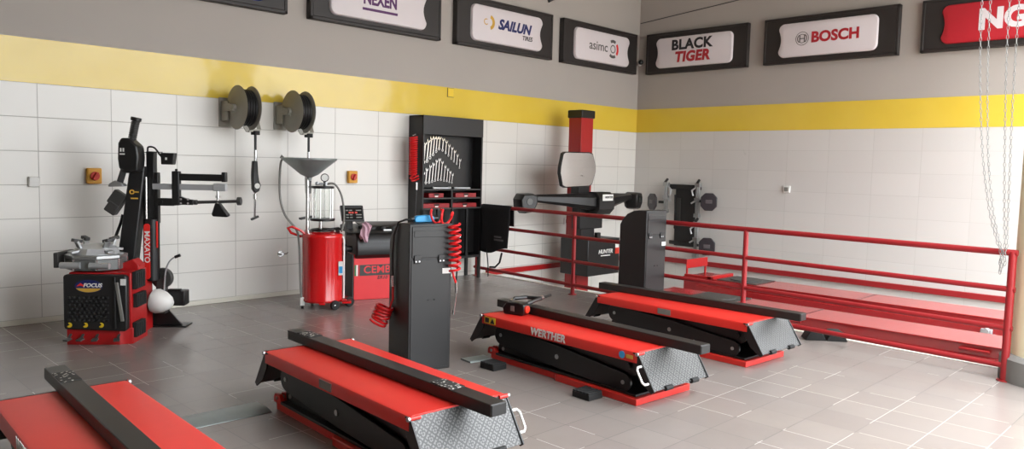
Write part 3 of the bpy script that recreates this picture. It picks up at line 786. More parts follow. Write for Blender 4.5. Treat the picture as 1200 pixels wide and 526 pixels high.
# mirror-like domed screen
def mir(x0, x1, z0, z1, y):
    pl = [(-.98, .15), (-.86, .88), (-.74, .97), (.6, 1.0), (.80, .93), (.99, .25), (.99, -.1), (.82, -.78), (.66, -.92), (-.70, -.99), (-.86, -.90), (-1, -.2)]
    cx, cz, hx, hz = (x0 + x1) / 2, (z0 + z1) / 2, (x1 - x0) / 2, (z1 - z0) / 2
    return [(cx + u * hx, cz + v * hz) for u, v in pl]
b = B('satin'); b.prism([(x - 8.73, z + dz) for x, z in mir(7.94, 8.73, 1.215, 1.725, 0)], 'y', 6.93 - 7.23, 6.985 - 7.23); sc_ = b.done('screen_shell', t, bevel=.01)
b = B('mirror'); base = mir(7.955, 8.715, 1.23, 1.71, 0); prev = None
for k, dd in ((1., .0), (.8, .004), (.5, .008), (.2, .010)):
    rg = [b.bm.verts.new((8.335 + (x - 8.335) * k - 8.73, 6.928 - dd - 7.23, 1.465 + (z - 1.465) * k + dz)) for x, z in base]
    if prev: b.skin(prev, rg)
    prev = rg
b._f(prev); lab(b.done('screen_face', sc_), 'bright mirror-like face')
B('satin').box(*A(8.38, 8.62, 6.95, 7.10, 1.12, 1.24)).done('screen_bracket', t, bevel=.006)

# ------------------------------------------------------------------ clamp rack on the right wall (local x = to the right, -y, local y = into the wall)
t = thing('clamp_rack', 'black wall rack holding the wheel clamps beyond the railing', 'rack', (D2 - .009, 6.71, .75), -90)
b = B('black'); b.box(-.17, .20, -.03, 0, -.48, .50); b.box(-.28, .30, -.06, -.02, .44, .52); b.box(-.25, .27, -.05, -.01, -.46, -.40)
rk = b.done('back_plate', t, bevel=.006)
B('dgrey').box(-.13, -.06, -.05, -.03, -.1, .3).done('bracket', rk, bevel=.003); B('satin').tube([(-.16, -.06, .35), (-.13, -.09, .1), (-.15, -.06, -.2)], .012).done('cable', rk)
def clamp(x, z0, z1, sg, tz, label, first=None):
    c = thing('wheel_clamp', label, 'clamp', (D2 - .009, 6.71 - x, .75), -90, 'wheel clamps with target plates')
    b = B('steel'); b.box(-.028, .0, -.13, -.09, z0, z1); b.box(.012, .03, -.13, -.09, z0, z1)
    for z in (z0 + .02, (z0 + z1) / 2, z1 - .03): b.box(-.045, .045, -.145, -.075, z - .03, z + .03)
    b.done('rails', c, bevel=.003)
    b = B('alu'); b.tube([(-sg * .02, -.1, z1 - .05), (-sg * .10, -.13, z1 - .12), (-sg * .08, -.12, z1 - .2)], .014); b.tube([(-sg * .02, -.1, (z0 + z1) / 2), (-sg * .1, -.14, (z0 + z1) / 2 - .06)], .014); b.done('claw', c)
    B('black').cyl((0, -.145, z1 + .0), (0, -.085, z1 + .05), .022, n=12).done('knob', c)
    B('black').bar((sg * .03, -.11, tz), (sg * .12, -.14, tz), .03, .04).done('arm', c, bevel=.003)
    k = sg * .23; pl = [(k - .06, -.14), (k + .06, -.14), (k + .125, -.07), (k + .125, .07), (k + .06, .135), (k - .06, .135), (k - .125, .07), (k - .125, -.07)]
    ca, sa = cos(RD(28) * sg), sin(RD(28) * sg)
    tg = B('target'); tg.prism([(u - k, v + tz) for u, v in pl], 'y', -.02, .02); tg.xf(Matrix.Translation((k, -.16, 0)) @ Matrix.Rotation(RD(24) * sg, 4, 'Z'))
    to = tg.done('target_plate', c, bevel=.012)
    d = B('target_disc'); d.box(-.05, .05, -.028, -.02, tz - .03, tz + .03); d.xf(Matrix.Translation((k, -.16, 0)) @ Matrix.Rotation(RD(24) * sg, 4, 'Z')); d.done('target_face', to, bevel=.006)
    return c
clamp(-.30, .06, .55, -1, .22, 'wheel clamp with dark target plate at the left of the wall rack')
clamp(.29, .02, .55, 1, .27, 'wheel clamp with dark target plate at the upper right of the wall rack')
clamp(.29, -.62, -.06, 1, -.43, 'wheel clamp with dark target plate at the lower right of the wall rack')

# ------------------------------------------------------------------ tool cabinet
t = thing('tool_cabinet', 'tall black workshop cabinet with spanner board and red trays', 'cabinet', (5.95, 7.44, 0))
Wc, Dc, Hc = 1.01, .285, 2.10
b = B('black')
b.box(0, .025, 0, Dc, .30, Hc); b.box(Wc - .025, Wc, 0, Dc, .30, Hc); b.box(.025, Wc - .025, Dc - .015, Dc, .30, Hc)
b.box(0, Wc, 0, Dc, Hc - .02, Hc); b.done('carcass', t, bevel=.003)
B('black').box(.0, Wc, -.004, .02, 1.865, Hc).done('header', t, bevel=.003)
pegb = B('satin').box(.025, Wc - .025, .17, .185, 1.2, 1.865).done('pegboard', t)
for z in (1.17, 1.06, .93): B('dgrey').box(.025, Wc - .025, .0, Dc - .015, z, z + .018).done('shelf', t, bevel=.002)
B('black').box(.475, .50, .0, Dc - .02, .93, 1.17).done('divider', t)
for x in (.0, .25, .49, .74, Wc - .03):
    B('black').box(x, x + .03, .0, .03, .30, .93).done('slat_post', t)
B('satin').box(.025, Wc - .025, .12, .14, .33, .93).done('inner_panel', t)
B('black').box(0, Wc, 0, Dc, .28, .31).done('bottom', t)
for x in (0, Wc - .035):
    for y in (0, Dc - .035): B('black').box(x, x + .035, y, y + .035, 0, .29).done('leg', t)
def tray(x, z, w, label):
    q = thing('tool_tray', label, 'tray', (5.95 + x, 7.455, z), 0, 'red trays in the black cabinet')
    b = B('railred'); b.box(0, w, 0, .2, 0, .055); b.done('box', q, bevel=.004); B('satin').box(w / 2 - .04, w / 2 + .04, -.008, 0, .03, .05).done('grip', q, bevel=.002)
    B('white').box(w / 2 - .025, w / 2 + .025, -.003, 0, .008, .024).done('label_plate', q)
tray(.12, 1.079, .24, 'red tray in the upper left compartment of the cabinet')
tray(.56, 1.079, .36, 'red tray in the upper right compartment of the cabinet')
tray(.03, .949, .43, 'wide red tray in the lower left compartment of the cabinet')
tray(.51, .949, .42, 'wide red tray in the lower right compartment of the cabinet')
ORD = ['first', 'second', 'third', 'fourth', 'fifth', 'sixth', 'seventh', 'eighth', 'ninth', 'tenth', 'eleventh', 'twelfth', 'thirteenth', 'fourteenth']
def spanner(px, pz0, pz1, label, thick):
    L = pz1 - pz0; tl = -.10
    o = B('chrome'); r = .019 * thick
    o.box(-.008 * thick, .008 * thick, -.008, 0, .02, L - .03)
    o.torus((0, -.004, .012), (0, 1, 0), r * .8, r * .38, 14, 6)
    for sg in (-1, 1): o.prism([(sg * .004, L - .04), (sg * .021 * thick, L - .03), (sg * .024 * thick, L - .008), (sg * .017 * thick, L + .005), (sg * .011 * thick, L - .012), (0, L - .026)], 'y', -.010, 0)
    o.xf(Matrix.Rotation(.10, 4, 'Y'))
    me = o.done('spanner'); me.location = (px, 7.605, pz0); tag(me, label, 'spanner', 'spanners on the cabinet board')
up = [(.07, 1.53, 1.80), (.125, 1.545, 1.83), (.175, 1.59, 1.865), (.225, 1.63, 1.875), (.275, 1.67, 1.875), (.325, 1.705, 1.875), (.385, 1.69, 1.855), (.44, 1.66, 1.83), (.49, 1.625, 1.785), (.54, 1.585, 1.75), (.59, 1.55, 1.71), (.64, 1.52, 1.66), (.69, 1.47, 1.60)]
for i, (x, z0, z1) in enumerate(up): spanner(6.02 + x * .97, z0 - .02, z1 - .02, f'chrome spanner, {ORD[i]} from the left in the upper arch on the cabinet board', 1.15 - .04 * i)
dn_ = [(.06, 1.25, 1.40), (.11, 1.25, 1.45), (.165, 1.255, 1.49), (.215, 1.265, 1.52), (.265, 1.28, 1.56), (.315, 1.29, 1.58), (.365, 1.29, 1.545), (.42, 1.28, 1.49), (.47, 1.275, 1.455), (.515, 1.26, 1.42), (.56, 1.25, 1.39)]
for i, (x, z0, z1) in enumerate(dn_): spanner(6.02 + x * .97, z0, z1, f'chrome spanner, {ORD[i]} from the left in the lower arch on the cabinet board', .95 - .03 * i)
b = B('alu'); b.bar((0, 0, .011), (.26, .0, .011), .02, .02); b.cyl((0, 0, .012), (.02, 0, .012), .013); b.cyl((.26, 0, .012), (.30, 0, .012), .016)
o = b.done('torque_wrench', bevel=.002); o.location = (6.16, 7.50, 1.188); tag(o, 'silver bar wrench lying on the left half of the cabinet shelf', 'wrench')
b = B('alu'); b.bar((0, 0, .010), (.28, .0, .010), .018, .018); b.cyl((.0, 0, .012), (.05, 0, .012), .012)
o = b.done('socket_bar', bevel=.002); o.location = (6.52, 7.50, 1.188); tag(o, 'silver socket bar lying on the right half of the cabinet shelf', 'wrench')
# red coil on the cabinet's left side
t = thing('coiled_air_hose', 'red coiled hose hung on the left side of the tool cabinet', 'hose', (5.885, 7.52, 1.3))
b = B('hose'); b.coil([(-.02, .0, .53), (-.02, .0, .2), (-.02, -.0, .06)], .045, 17, .010, 7, 12)
b.coil([(-.02, 0, .06), (.0, -.03, .0)], .05, 2, .010, 7, 12); b.done('coil', t)
b = B('chrome'); b.cyl((.0, -.05, -.03), (.0, -.05, -.12), .012, n=10); b.done('coupling', t)
b = B('satin'); b.tube([(.0, -.05, -.10), (-.01, -.05, -.3), (-.01, -.04, -.55), (.02, 0, -.75)], .007); b.done('black_hose', t); B('chrome').tube([(-.03, .0, .545), (.02, 0, .56), (.065, 0, .56)], .008).done('hook', t)

# ------------------------------------------------------------------ hose reels
def hose_reel(x, label, ztip, gun):
    t = thing('hose_reel', label, 'hose reel', (x, D1 - .009, 1.99), 0, 'grey wall hose reels')
    b = B('reel'); b.box(-.10, .06, -.012, 0, -.16, .14); b.box(-.08, -.065, -.16, -.012, -.10, .10); b.box(.03, .045, -.10, -.012, -.10, .10)
    b.done('wall_bracket', t, bevel=.004)
    ax = Vector((-1, -.02, 0)).normalized(); c = Vector((.03, -.30, .03))
    for s_, nm in ((.075, 'near_flange'), (-.075, 'far_flange')):
        q = c + ax * s_; b = B('reel'); n_ = 40
        prof = [(.215, -.004), (.222, 0), (.215, .004), (.17, .006), (.16, .012), (.10, .014), (.06, .020), (.0001, .022)]
        R_ = ax.to_track_quat('Z', 'Y').to_matrix().to_4x4(); sg = 1 if s_ > 0 else -1
        b.lathe([(r, z * sg) for r, z in prof], (0, 0), n_); b.xf(Matrix.Translation(q) @ R_)
        b.done(nm, t)
    B('rubber').cyl(c - ax * .07, c + ax * .07, .10, n=28).done('drum', t)
    b = B('satin')
    for k in range(5): b.torus(c + ax * (-.055 + .0275 * k), ax, .15, .014, 32, 8); b.torus(c + ax * (-.045 + .0275 * k), ax, .175, .013, 32, 8)
    lab(b.done('wound_hose', t), 'black hose wound on the drum')
    n1 = c + ax * .105
    b = B('reel'); b.bar(n1 + Vector((-.015, .10, .02)), n1 + Vector((0, 0, .0)), .05, .05); b.cyl(n1 - ax * .03, n1 + ax * .02, .03, n=16)
    e = n1 + Vector((.13, -.03, -.235)); e2 = c - ax * .12 + Vector((.03, -.03, -.215))
    b.bar(n1, e, .018, .04); b.bar(c - ax * .11, e2, .018, .04); b.bar(e, e2, .05, .02); b.bar(n1, Vector((-.07, -.08, .03)), .03, .07); b.done('guide_arm', t, bevel=.003)
    g = (e * .35 + e2 * .65)
    B('rubber').cyl(g + Vector((0, 0, -.045)), g + Vector((0, 0, -.005)), .045, n=18).done('roller_guide', t)
    b = B('satin'); z1 = g.z - .28; b.tube([g + Vector((0, 0, -.03)), (g.x, g.y, g.z - .15), (g.x, g.y, z1)], .013, 10); b.done('hose_end', t)
    B('chrome').cyl((g.x, g.y, z1 + .08), (g.x, g.y, z1 - .03), .017, n=12).done('swivel', t)
    if gun:
        q = Vector((g.x, g.y, z1 - .03)); h = B('satin')
        h.prism([(-.035, 0), (.012, 0), (.02, -.13), (.03, -.20), (.05, -.25), (.03, -.31), (-.01, -.33), (-.04, -.29), (-.045, -.15)], 'y', -.03, .02); h.xf(Matrix.Translation(q)); h = h.done('oil_gun', t, bevel=.01)
        B('white').cyl(q + Vector((.005, -.034, -.255)), q + Vector((.005, -.028, -.255)), .028, n=20).done('meter_dial', h)
        B('chrome').tube([q + Vector((-.005, 0, -.32)), q + Vector((-.005, 0, -.40)), q + Vector((-.01, -.0, -.58))], .011, 8).cyl(q + Vector((-.005, 0, -.34)), q + Vector((-.005, 0, -.39)), .02).done('spout', h)
        B('satin').bar(q + Vector((-.045, 0, -.60)), q + Vector((.03, 0, -.57)), .03, .02).done('spout_tip', h)
    else:
        q = Vector((g.x, g.y, z1 - .03)); h = B('satin')
        h.prism([(-.03, 0), (.02, 0), (.025, -.2), (.02, -.34), (-.03, -.34), (-.035, -.2)], 'y', -.025, .02); h.xf(Matrix.Translation(q)); h = h.done('grease_gun', t, bevel=.008)
        B('satin').tube([q + Vector((-.03, 0, -.0)), q + Vector((-.09, 0, .02)), q + Vector((-.10, 0, -.02))], .010).done('trigger', h)
        B('chrome').tube([q + Vector((0, 0, -.33)), q + Vector((0, 0, -.45)), q + Vector((.01, 0, -.60))], .011, 8).cyl(q + Vector((0, 0, -.34)), q + Vector((0, 0, -.42)), .022).done('spout', h)
        B('satin').bar(q + Vector((-.10, 0, -.61)), q + Vector((.04, 0, -.59)), .05, .022).done('spout_tip', h)
hose_reel(3.60, 'grey wall hose reel with digital oil gun, left of the pair', 0, True)
hose_reel(4.21, 'grey wall hose reel above the funnel, right of the pair', 0, False)

# ------------------------------------------------------------------ oil drainer (local x to the right, y away)
t = thing('oil_drainer', 'red wheeled waste oil drainer with funnel and glass chamber', 'oil drainer', (4.2, 6.87, 0), -31.2)
tank = B('tankred').lathe([(.15, .065), (.195, .07), (.207, .085), (.207, .10), (.202, .11), (.202, .72), (.207, .73), (.207, .745), (.195, .765), (.12, .785), (.03, .79)], (0, 0), 48).done('tank', t)
b = B('tankred'); b.box(-.19, .25, -.03, .03, .055, .08); b.box(-.03, .03, -.2, .2, .055, .08); b.box(.2, .29, -.14, .20, .055, .075); b.done('wheel_frame', t, bevel=.004)
for x, y, r in ((.125, -.17, .048), (.275, .02, .05)):
    w = B('rubber').cyl((x - .018, y, r), (x + .022, y, r), r, n=26).xf(Matrix.Translation((x, y, 0)) @ Matrix.Rotation(RD(-60), 4, 'Z') @ Matrix.Translation((-x, -y, 0))).done('wheel', t, bevel=.006)
    B('chrome').sphere((x - .0, y - .024, r), .013).done('hub', w)
for x, y in ((-.195, -.06), (-.10, .19)):
    c_ = B('rubber').cyl((x - .012, y, .033), (x + .012, y, .033), .033, n=22).done('caster_wheel', t)
    B('white').box(x - .022, x + .022, y - .035, y - .005, .035, .12).cyl((x, y, .07), (x, y, .1), .012).done('caster_fork', c_, bevel=.004)
b = B('chrome'); b.cyl((-.15, 0, .74), (-.15, 0, 1.36), .019, n=16); b.cyl((-.15, 0, .74), (-.15, 0, .80), .03, n=16); b.done('funnel_pole', t)
b = B('galv'); b.lathe([(.02, 1.30), (.028, 1.335), (.09, 1.365), (.262, 1.505), (.272, 1.512), (.276, 1.53), (.270, 1.531), (.262, 1.515), (.09, 1.378), (.0, 1.36)], (-.132, 0), 48, caps=False); b.done('funnel', t)
b = B('chrome'); b.cyl((-.02, 0, .78), (-.02, 0, .90), .02, n=14); b.done('chamber_stem', t)
for z0, r_ in ((.895, .125), (1.225, .115)): B('satin').cyl((0, 0, z0), (0, 0, z0 + .025), r_, n=36).done('chamber_cap', t, bevel=.004)
b = B('glass'); b.lathe([(.09, .92), (.09, 1.225), (.084, 1.225), (.084, .92), (.09, .92)], (0, 0), 40, caps=False); lab(b.done('glass_chamber', t), 'clear glass measuring chamber')
for a in range(6): B('chrome').cyl((.103 * cos(a * pi / 3 + .3), .103 * sin(a * pi / 3 + .3), .92), (.103 * cos(a * pi / 3 + .3), .103 * sin(a * pi / 3 + .3), 1.225), .006, n=8).done('tie_rod', t)
b = B('satin'); b.cyl((.02, -.03, 1.335), (.02, .0, 1.335), .042, n=24); b.cyl((.02, 0, 1.25), (.02, 0, 1.30), .014); g = b.done('pressure_gauge', t, bevel=.004); B('white').cyl((.02, -.032, 1.335), (.02, -.030, 1.335), .034, n=24).done('dial', g)
b = B('alu'); b.cyl((-.06, 0, 1.27), (.03, 0, 1.275), .012); b.sphere((-.055, 0, 1.275), .02); b.cyl((.03, 0, 1.25), (.03, 0, 1.29), .018); b.done('valve', t)
b = B('tankred'); b.tube([(-.17, -.04, .76), (-.22, -.05, .80), (-.30, -.05, .835), (-.34, -.03, .82), (-.31, .0, .77), (-.22, .04, .73), (-.17, .06, .74)], .013, 10); lab(b.done('push_handle', t), 'red looped push handle')
def hosecol(name, pts, r, mat, label=None):
    o = B(mat).tube(pts, r, 8).done(name, t); return lab(o, label) if label else o
def bez(p, n=10):
    out = []; p = [Vector(q) for q in p]
    for i in range(len(p) - 1):
        a, b_, c_, d = p[max(i - 1, 0)], p[i], p[i + 1], p[min(i + 2, len(p) - 1)]
        for k in range(n):
            u = k / n; out.append(.5 * ((2 * b_) + (c_ - a) * u + (2 * a - 5 * b_ + 4 * c_ - d) * u * u + (3 * b_ - a - 3 * c_ + d) * u ** 3))
    return out + [p[-1]]
hosecol('funnel_hose', bez([(-.39, .02, 1.52), (-.415, .02, 1.45), (-.42, .02, 1.15), (-.37, .02, .95), (-.26, .02, .80), (-.23, -.04, .66), (-.215, -.08, .3), (-.205, -.1, .12)]), .011, 'grey', 'clear grey drain hose'); B('grey').tube([(-.39, .02, 1.50), (-.39, .02, 1.535), (-.40, .02, 1.55), (-.415, .02, 1.52)], .010).done('hose_clip', t)
hosecol('suction_hose', bez([(.04, 0, 1.27), (.12, -.01, 1.27), (.19, .0, 1.15), (.215, .0, .95), (.20, .0, .82), (.19, -.04, .79)]), .010, 'grey', 'grey suction hose')
hosecol('level_tube', [(.215, -.06, .10), (.215, -.06, .70), (.20, -.05, .74)], .010, 'white', 'white level tube')
lab(B('white').box(.16, .205, -.145, -.13, .35, .49).xf(Matrix.Identity(4)).done('sticker', t), 'white and blue sticker'); B('blue').box(.165, .20, -.147, -.144, .37, .44).done('sticker_print', t)
b = B('satin'); b.torus((0, 0, .80), (0, 0, 1), .11, .012, 30, 8); b.tube([(.05, .02, .80), (.16, .05, .815), (.2, .05, .79)], .012); b.cyl((.13, 0, .79), (.17, 0, .80), .03); b.done('top_fittings', t)

# ------------------------------------------------------------------ wheel balancer
t = thing('wheel_balancer', 'red and black wheel balancer with CEMB band against the wall', 'wheel balancer', (4.67, 7.0, 0), -18)
B('balred').box(0, .62, 0, .42, .0, .50).done('cabinet', t, bevel=.006)
B('black').box(-.018, -.001, -.004, .42, 0, .50).done('side_panel', t, bevel=.003)
b = B('satin'); b.prism([(-.075, .50), (-.09, .55), (-.055, .70), (-.02, .735), (.42, .74), (.42, .46), (-.02, .46)], 'x', .01, .62); hd = b.done('weight_hood', t, bevel=.012)
B('black').prism([(-.088, .555), (-.07, .64), (-.067, .64), (-.085, .553)], 'x', .03, .60).done('hood_lip', hd)
b = B('black'); b.prism([(-.04, .735), (.40, .735), (.40, .80), (.34, .81), (.0, .752)], 'x', -.05, .62); tr = b.done('tool_tray', t, bevel=.006)
for x in (.12, .24, .36, .48): B('dgrey').cyl((x, .12, .758), (x, .12, .80), .04, n=18).done('cone', tr)
b = B('satin'); b.prism([(.05, .80), (.30, .82), (.33, .835), (.08, .815)], 'x', .10, .60); b.done('tray_rim', tr, bevel=.004)
B('steel').box(.33, .42, .0, .03, .755, .77).done('weight_pliers', tr)
b = B('satin'); b.cyl((-.02, .05, .56), (-.10, .03, .56), .035, n=18); b.cyl((-.10, .03, .56), (-.13, .022, .56), .075, .06, n=26); b.done('shaft_flange', t, bevel=.004)
b = B('black'); b.box(-.05, .02, .12, .2, .7, .92); b.done('display_post', t, bevel=.004)
b = B('black'); b.prism([(-.02, .86), (.04, .86), (.13, 1.01), (.11, 1.03), (.05, 1.03)], 'x', -.13, .11); dp = b.done('display', t, bevel=.008)
fr = frame4((-.01, .012, .945), (1, 0, 0), (0, .07, .17))
b = B('screen'); b.box(-.10, .10, -.065, .065, .0, .004); b.xf(fr); pn = b.done('display_panel', dp)
[B('grey').box(x, x + .03, y, y + .012, .004, .006).xf(fr).done('key', pn) for x in (-.08, -.04, .03, .06) for y in (.03, -.02, -.05)]
[B('knobred').box(x, x + .025, .0, .02, .004, .007).xf(fr).done('red_digit', pn) for x in (-.05, -.02, .02)]
B('satin').cyl((.58, .12, .79), (.64, .10, .80), .014).sphere((.645, .10, .80), .03).done('guard_knob', t)
bd = lab(B('dgrey').box(.065, .60, -.004, 0, .265, .385).done('brand_band', t), 'dark band'); 
letters('CEMB', .115, 'balred', bd, frame4((.26, -.0045, .327), (1, 0, 0), (0, 0, 1)), .012, 0, 1.05)
letters('ER10', .05, 'printblack', t, frame4((.32, -.001, .238), (1, 0, 0), (0, 0, 1)), .02, .2, 1.1)
for x, m_ in ((.006, 'green'), (.025, 'white'), (.044, 'printred')): B(m_).box(x, x + .019, -.003, 0, .265, .385).done('flag_stripe', t)
B('rubber').box(.02, .6, .03, .4, 0, .001)
t = thing('cleaning_rag', 'pink rag draped over the left corner of the wheel balancer', 'rag', (4.735, 6.90, .80), -18)
b = B('pink'); n1, n2 = 14, 14; vs = []
for j in range(n2 + 1):
    row = []
    for i in range(n1 + 1):
        u, v = i / n1 * 2 - 1, j / n2 * 2 - 1; k = 1 - .25 * v * v
        row.append(b.bm.verts.new((u * .055 * k + .02 * sin(v * 3), -.035 - .025 * cos(u * 1.5) * (1 - .3 * v) + .018 * sin(u * 7 + v * 5) + .05 * max(0, v) ** 2, -.04 + v * .10 + .02 * sin(u * 4 + 1) * (v - .3))))
    vs.append(row)
for j in range(n2):
    for i in range(n1): b._f([vs[j][i], vs[j][i + 1], vs[j + 1][i + 1], vs[j + 1][i]])
o = b.done('cloth', t); m_ = o.modifiers.new('thick', 'SOLIDIFY'); m_.thickness = .012
m_ = o.modifiers.new('soft', 'SUBSURF'); m_.levels = 1; m_.render_levels = 1

# ------------------------------------------------------------------ tyre changer (local x right, y away)
t = thing('tyre_changer', 'black and red tyre changer with tilting mast and helper arm', 'tyre changer', (1.79, 6.69, 0), -40)
b = B('red'); b.prism([(.0, 0), (.40, 0), (.42, .02), (.49, .04), (.49, .34), (.0, .34)], 'z', .0, .13); b.done('plinth', t, bevel=.004)
b = B('red'); b.box(.01, .48, .03, .36, .13, .575); b.prism([(.20, .56), (.47, .56), (.47, .61), (.42, .66), (.34, .63)], 'y', .22, .36); body = b.done('cabinet', t, bevel=.006)
b = B('black'); b.prism([(-.01, .15), (.0, .13), (.45, .115), (.47, .13), (.47, .54), (.455, .565), (.005, .565), (-.01, .55)], 'y', -.03, .03)
cov = b.done('front_cover', t, bevel=.012)
b = B('satin')
for r_ in range(7):
    for c_ in range(9 - r_ % 2):
        x = .035 + c_ * .036 + (r_ % 2) * .018; z = .205 + r_ * .030
        b.hexa([(x - .012, -.030, z - .009), (x + .012, -.030, z - .009), (x + .012, -.030, z + .009), (x - .012, -.030, z + .009), (x - .003, -.042, z - .002), (x + .003, -.042, z - .002), (x + .003, -.042, z + .002), (x - .003, -.042, z + .002)])
b.done('stud_pattern', cov)
b = B('black'); b.prism([(.375, .14), (.39, .14), (.39, .55), (.375, .55)], 'y', -.045, -.02); b.done('cover_rib', cov, bevel=.004)
el = lambda rx, rz: [(.185 + rx * cos(2 * pi * i / 32), .475 + rz * sin(2 * pi * i / 32)) for i in range(32)]
bg = B('navy').prism(el(.105, .05), 'y', -.033, -.029).done('badge', cov)
B('gold').prism([(.185 + .10 * cos(RD(a)), .475 + .047 * sin(RD(a))) for a in range(200, 341, 10)], 'y', -.035, -.03).done('badge_base', bg)
B('brightred').prism([(.095, .475), (.125, .50), (.145, .485), (.165, .497), (.15, .472), (.125, .48)], 'y', -.036, -.03).done('swoosh', bg)
letters('FOCUS', .042, 'white', bg, frame4((.215, -.035, .482), (1, 0, 0), (0, 0, 1)), .02, .2, 1.05)
for x in (.035, .155, .275):
    b = B('yellow'); arc = [(x + .02 * cos(RD(a)), .165 + .02 * sin(RD(a))) for a in range(-150, 121, 30)]
    b.prism(arc + [(x + .004, .168)], 'y', -.0335, -.029); b.box(x - .012, x + .012, -.0335, -.03, .150, .157); b.done('pictogram', cov)
for x, dr in ((.03, -.35), (.125, -.2), (.235, .1), (.40, .3)):
    b = B('dgrey'); b.bar((x, .0, .085), (x + .01, -.06, .065), .02, .012); b.obox((x + .012, -.085, .06), (.045, .05, .014), (.2, 0, dr)); b.done('pedal', t, bevel=.004)
lv = B('grey').bar((.40, -.045, .51), (.445, -.05, .20), .028, .012, up=(0, 1, 0)).done('bead_lever', t, bevel=.005); lab(lv, 'worn grey tyre lever')
B('white').box(.425, .465, -.034, -.03, .485, .535).done('label_plate', cov)
for z0, z1, y0 in ((.44, .58, .05), (.29, .40, .07), (.05, .17, .05)):
    b = B('rubber'); b.box(.48, .515, y0, y0 + .19, z0, z1); [b.box(.515, .523, y0 + .01 + k * .045, y0 + .037 + k * .045, z0 + .01, z1 - .01) for k in range(4)]; b.done('bumper_pad', t, bevel=.006)
# clamping table
cx, cy = .135, .23
tb = B('tablegrey', 'steel'); pl = [(cx + .228 * cos(RD(a)), cy + .215 * sin(RD(a))) for a in (22, 68, 112, 158, 202, 248, 292, 338)]
tb.prism(pl, 'z', .585, .675); tb.mi = 1; tb.prism([(cx + (x - cx) * 1.02, cy + (y - cy) * 1.02) for x, y in pl], 'z', .675, .705)
tbo = tb.done('clamp_table', t, bevel=.006)
B('dgrey').cyl((cx, cy, .55), (cx, cy, .59), .12, n=28).done('table_hub', t)
for s_ in (-1, 1):
    B('alu').cyl((cx + s_ * .11 - .075, cy - .205, .63), (cx + s_ * .11 + .075, cy - .205, .63), .026, n=18).done('air_cylinder', tbo)
b = B('dgrey'); b.box(cx - .27, cx - .235, cy - .14, cy + .14, .60, .72); b.done('side_plate', tbo, bevel=.005)
for k in range(8):
    b = B('chrome') ; a = RD(22 + 45 * k); b.cyl((cx + .226 * cos(a), cy + .213 * sin(a), .59), (cx + .226 * cos(a), cy + .213 * sin(a), .675), .009, n=8); b.done('bolt', tbo)
b = B('alu'); b.lathe([(.19, .705), (.16, .755), (.09, .785), (.03, .755)], (cx, cy), 8); b.done('table_top', tbo, bevel=.006)
for k in range(4):
    a = RD(45 + 90 * k + 8); e = Vector((cos(a), sin(a), 0)); p = Vector((cx, cy, .715)); sd = e.cross(Vector((0, 0, 1)))
    j = B('steel'); j.bar(p + e * .04 + Vector((0, 0, .035)), p + e * .215 + Vector((0, 0, .012)), .06, .022)
    j.bar(p + e * .13 + Vector((0, 0, .04)), p + e * .16 + Vector((0, 0, .10)), .045, .022); j = j.done('slide_jaw', tbo, bevel=.004)
    B('dgrey').obox(p + e * .155 + Vector((0, 0, .105)), (.075, .04, .026), (0, -.2, a)).done('jaw_grip', j, bevel=.004)
# tilting mast
b = B('black'); b.hexa([(.09, .52, .0), (.25, .52, .0), (.25, .66, .0), (.09, .66, .0), (.29, .52, 1.42), (.415, .52, 1.42), (.415, .64, 1.42), (.29, .64, 1.42)])
ms = b.done('mast', t, bevel=.012)
b = B('gold'); b.torus((.31, .516, 1.20), (0, 1, 0), .016, .006, 14, 6); b.box(.322, .365, .512, .518, 1.195, 1.206); B('gold').box(.30, .36, .514, .518, 1.14, 1.152).done('caption_bar', ms); b.done('key_symbol', ms)
b = B('satin'); b.prism([(.25, 1.40), (.31, 1.36), (.40, 1.38), (.41, 1.50), (.40, 1.59), (.33, 1.655), (.27, 1.655), (.245, 1.61), (.24, 1.48)], 'y', .40, .56)
hd = b.done('mast_head', t, bevel=.015)
b = B('white'); b.box(.265, .276, .397, .40, 1.54, 1.57); b.box(.286, .297, .397, .40, 1.54, 1.57); b.box(.262, .302, .397, .40, 1.515, 1.525); b.done('scale_mark', hd)
b = B('satin'); b.cyl((.325, .48, 1.60), (.366, .48, 1.82), .02, n=14); sh = b.done('mount_shaft', t)
b = B('dgrey'); b.coil([(.332, .48, 1.645), (.363, .48, 1.80)], .029, 13, .0055, 6, 14); b.done('spring', sh)
B('satin').cyl((.363, .48, 1.80), (.369, .48, 1.83), .043, n=22).done('shaft_cap', sh, bevel=.005)
B('satin').bar((.285, .46, 1.44), (.24, .44, 1.27), .055, .05).done('hex_bar', t, bevel=.006)
b = B('steel'); b.prism([(.16, 1.245), (.29, 1.25), (.275, 1.275), (.215, 1.30), (.17, 1.27)], 'y', .40, .48); lab(b.done('mount_head', t, bevel=.008), 'bright steel mounting head')
# air gun box on a bent rod
b = B('satin'); b.tube(bez([(.10, .60, .58), (.12, .6, .75), (.18, .6, .92), (.20, .6, 1.0)]), .013); b.done('hose_rod', t)
b = B('dgrey'); b.obox((.175, .57, 1.135), (.12, .08, .13), (0, .6, .0)); b.obox((.135, .57, 1.06), (.10, .09, .10), (0, .6, 0)); b.done('inflator_box', t, bevel=.012)
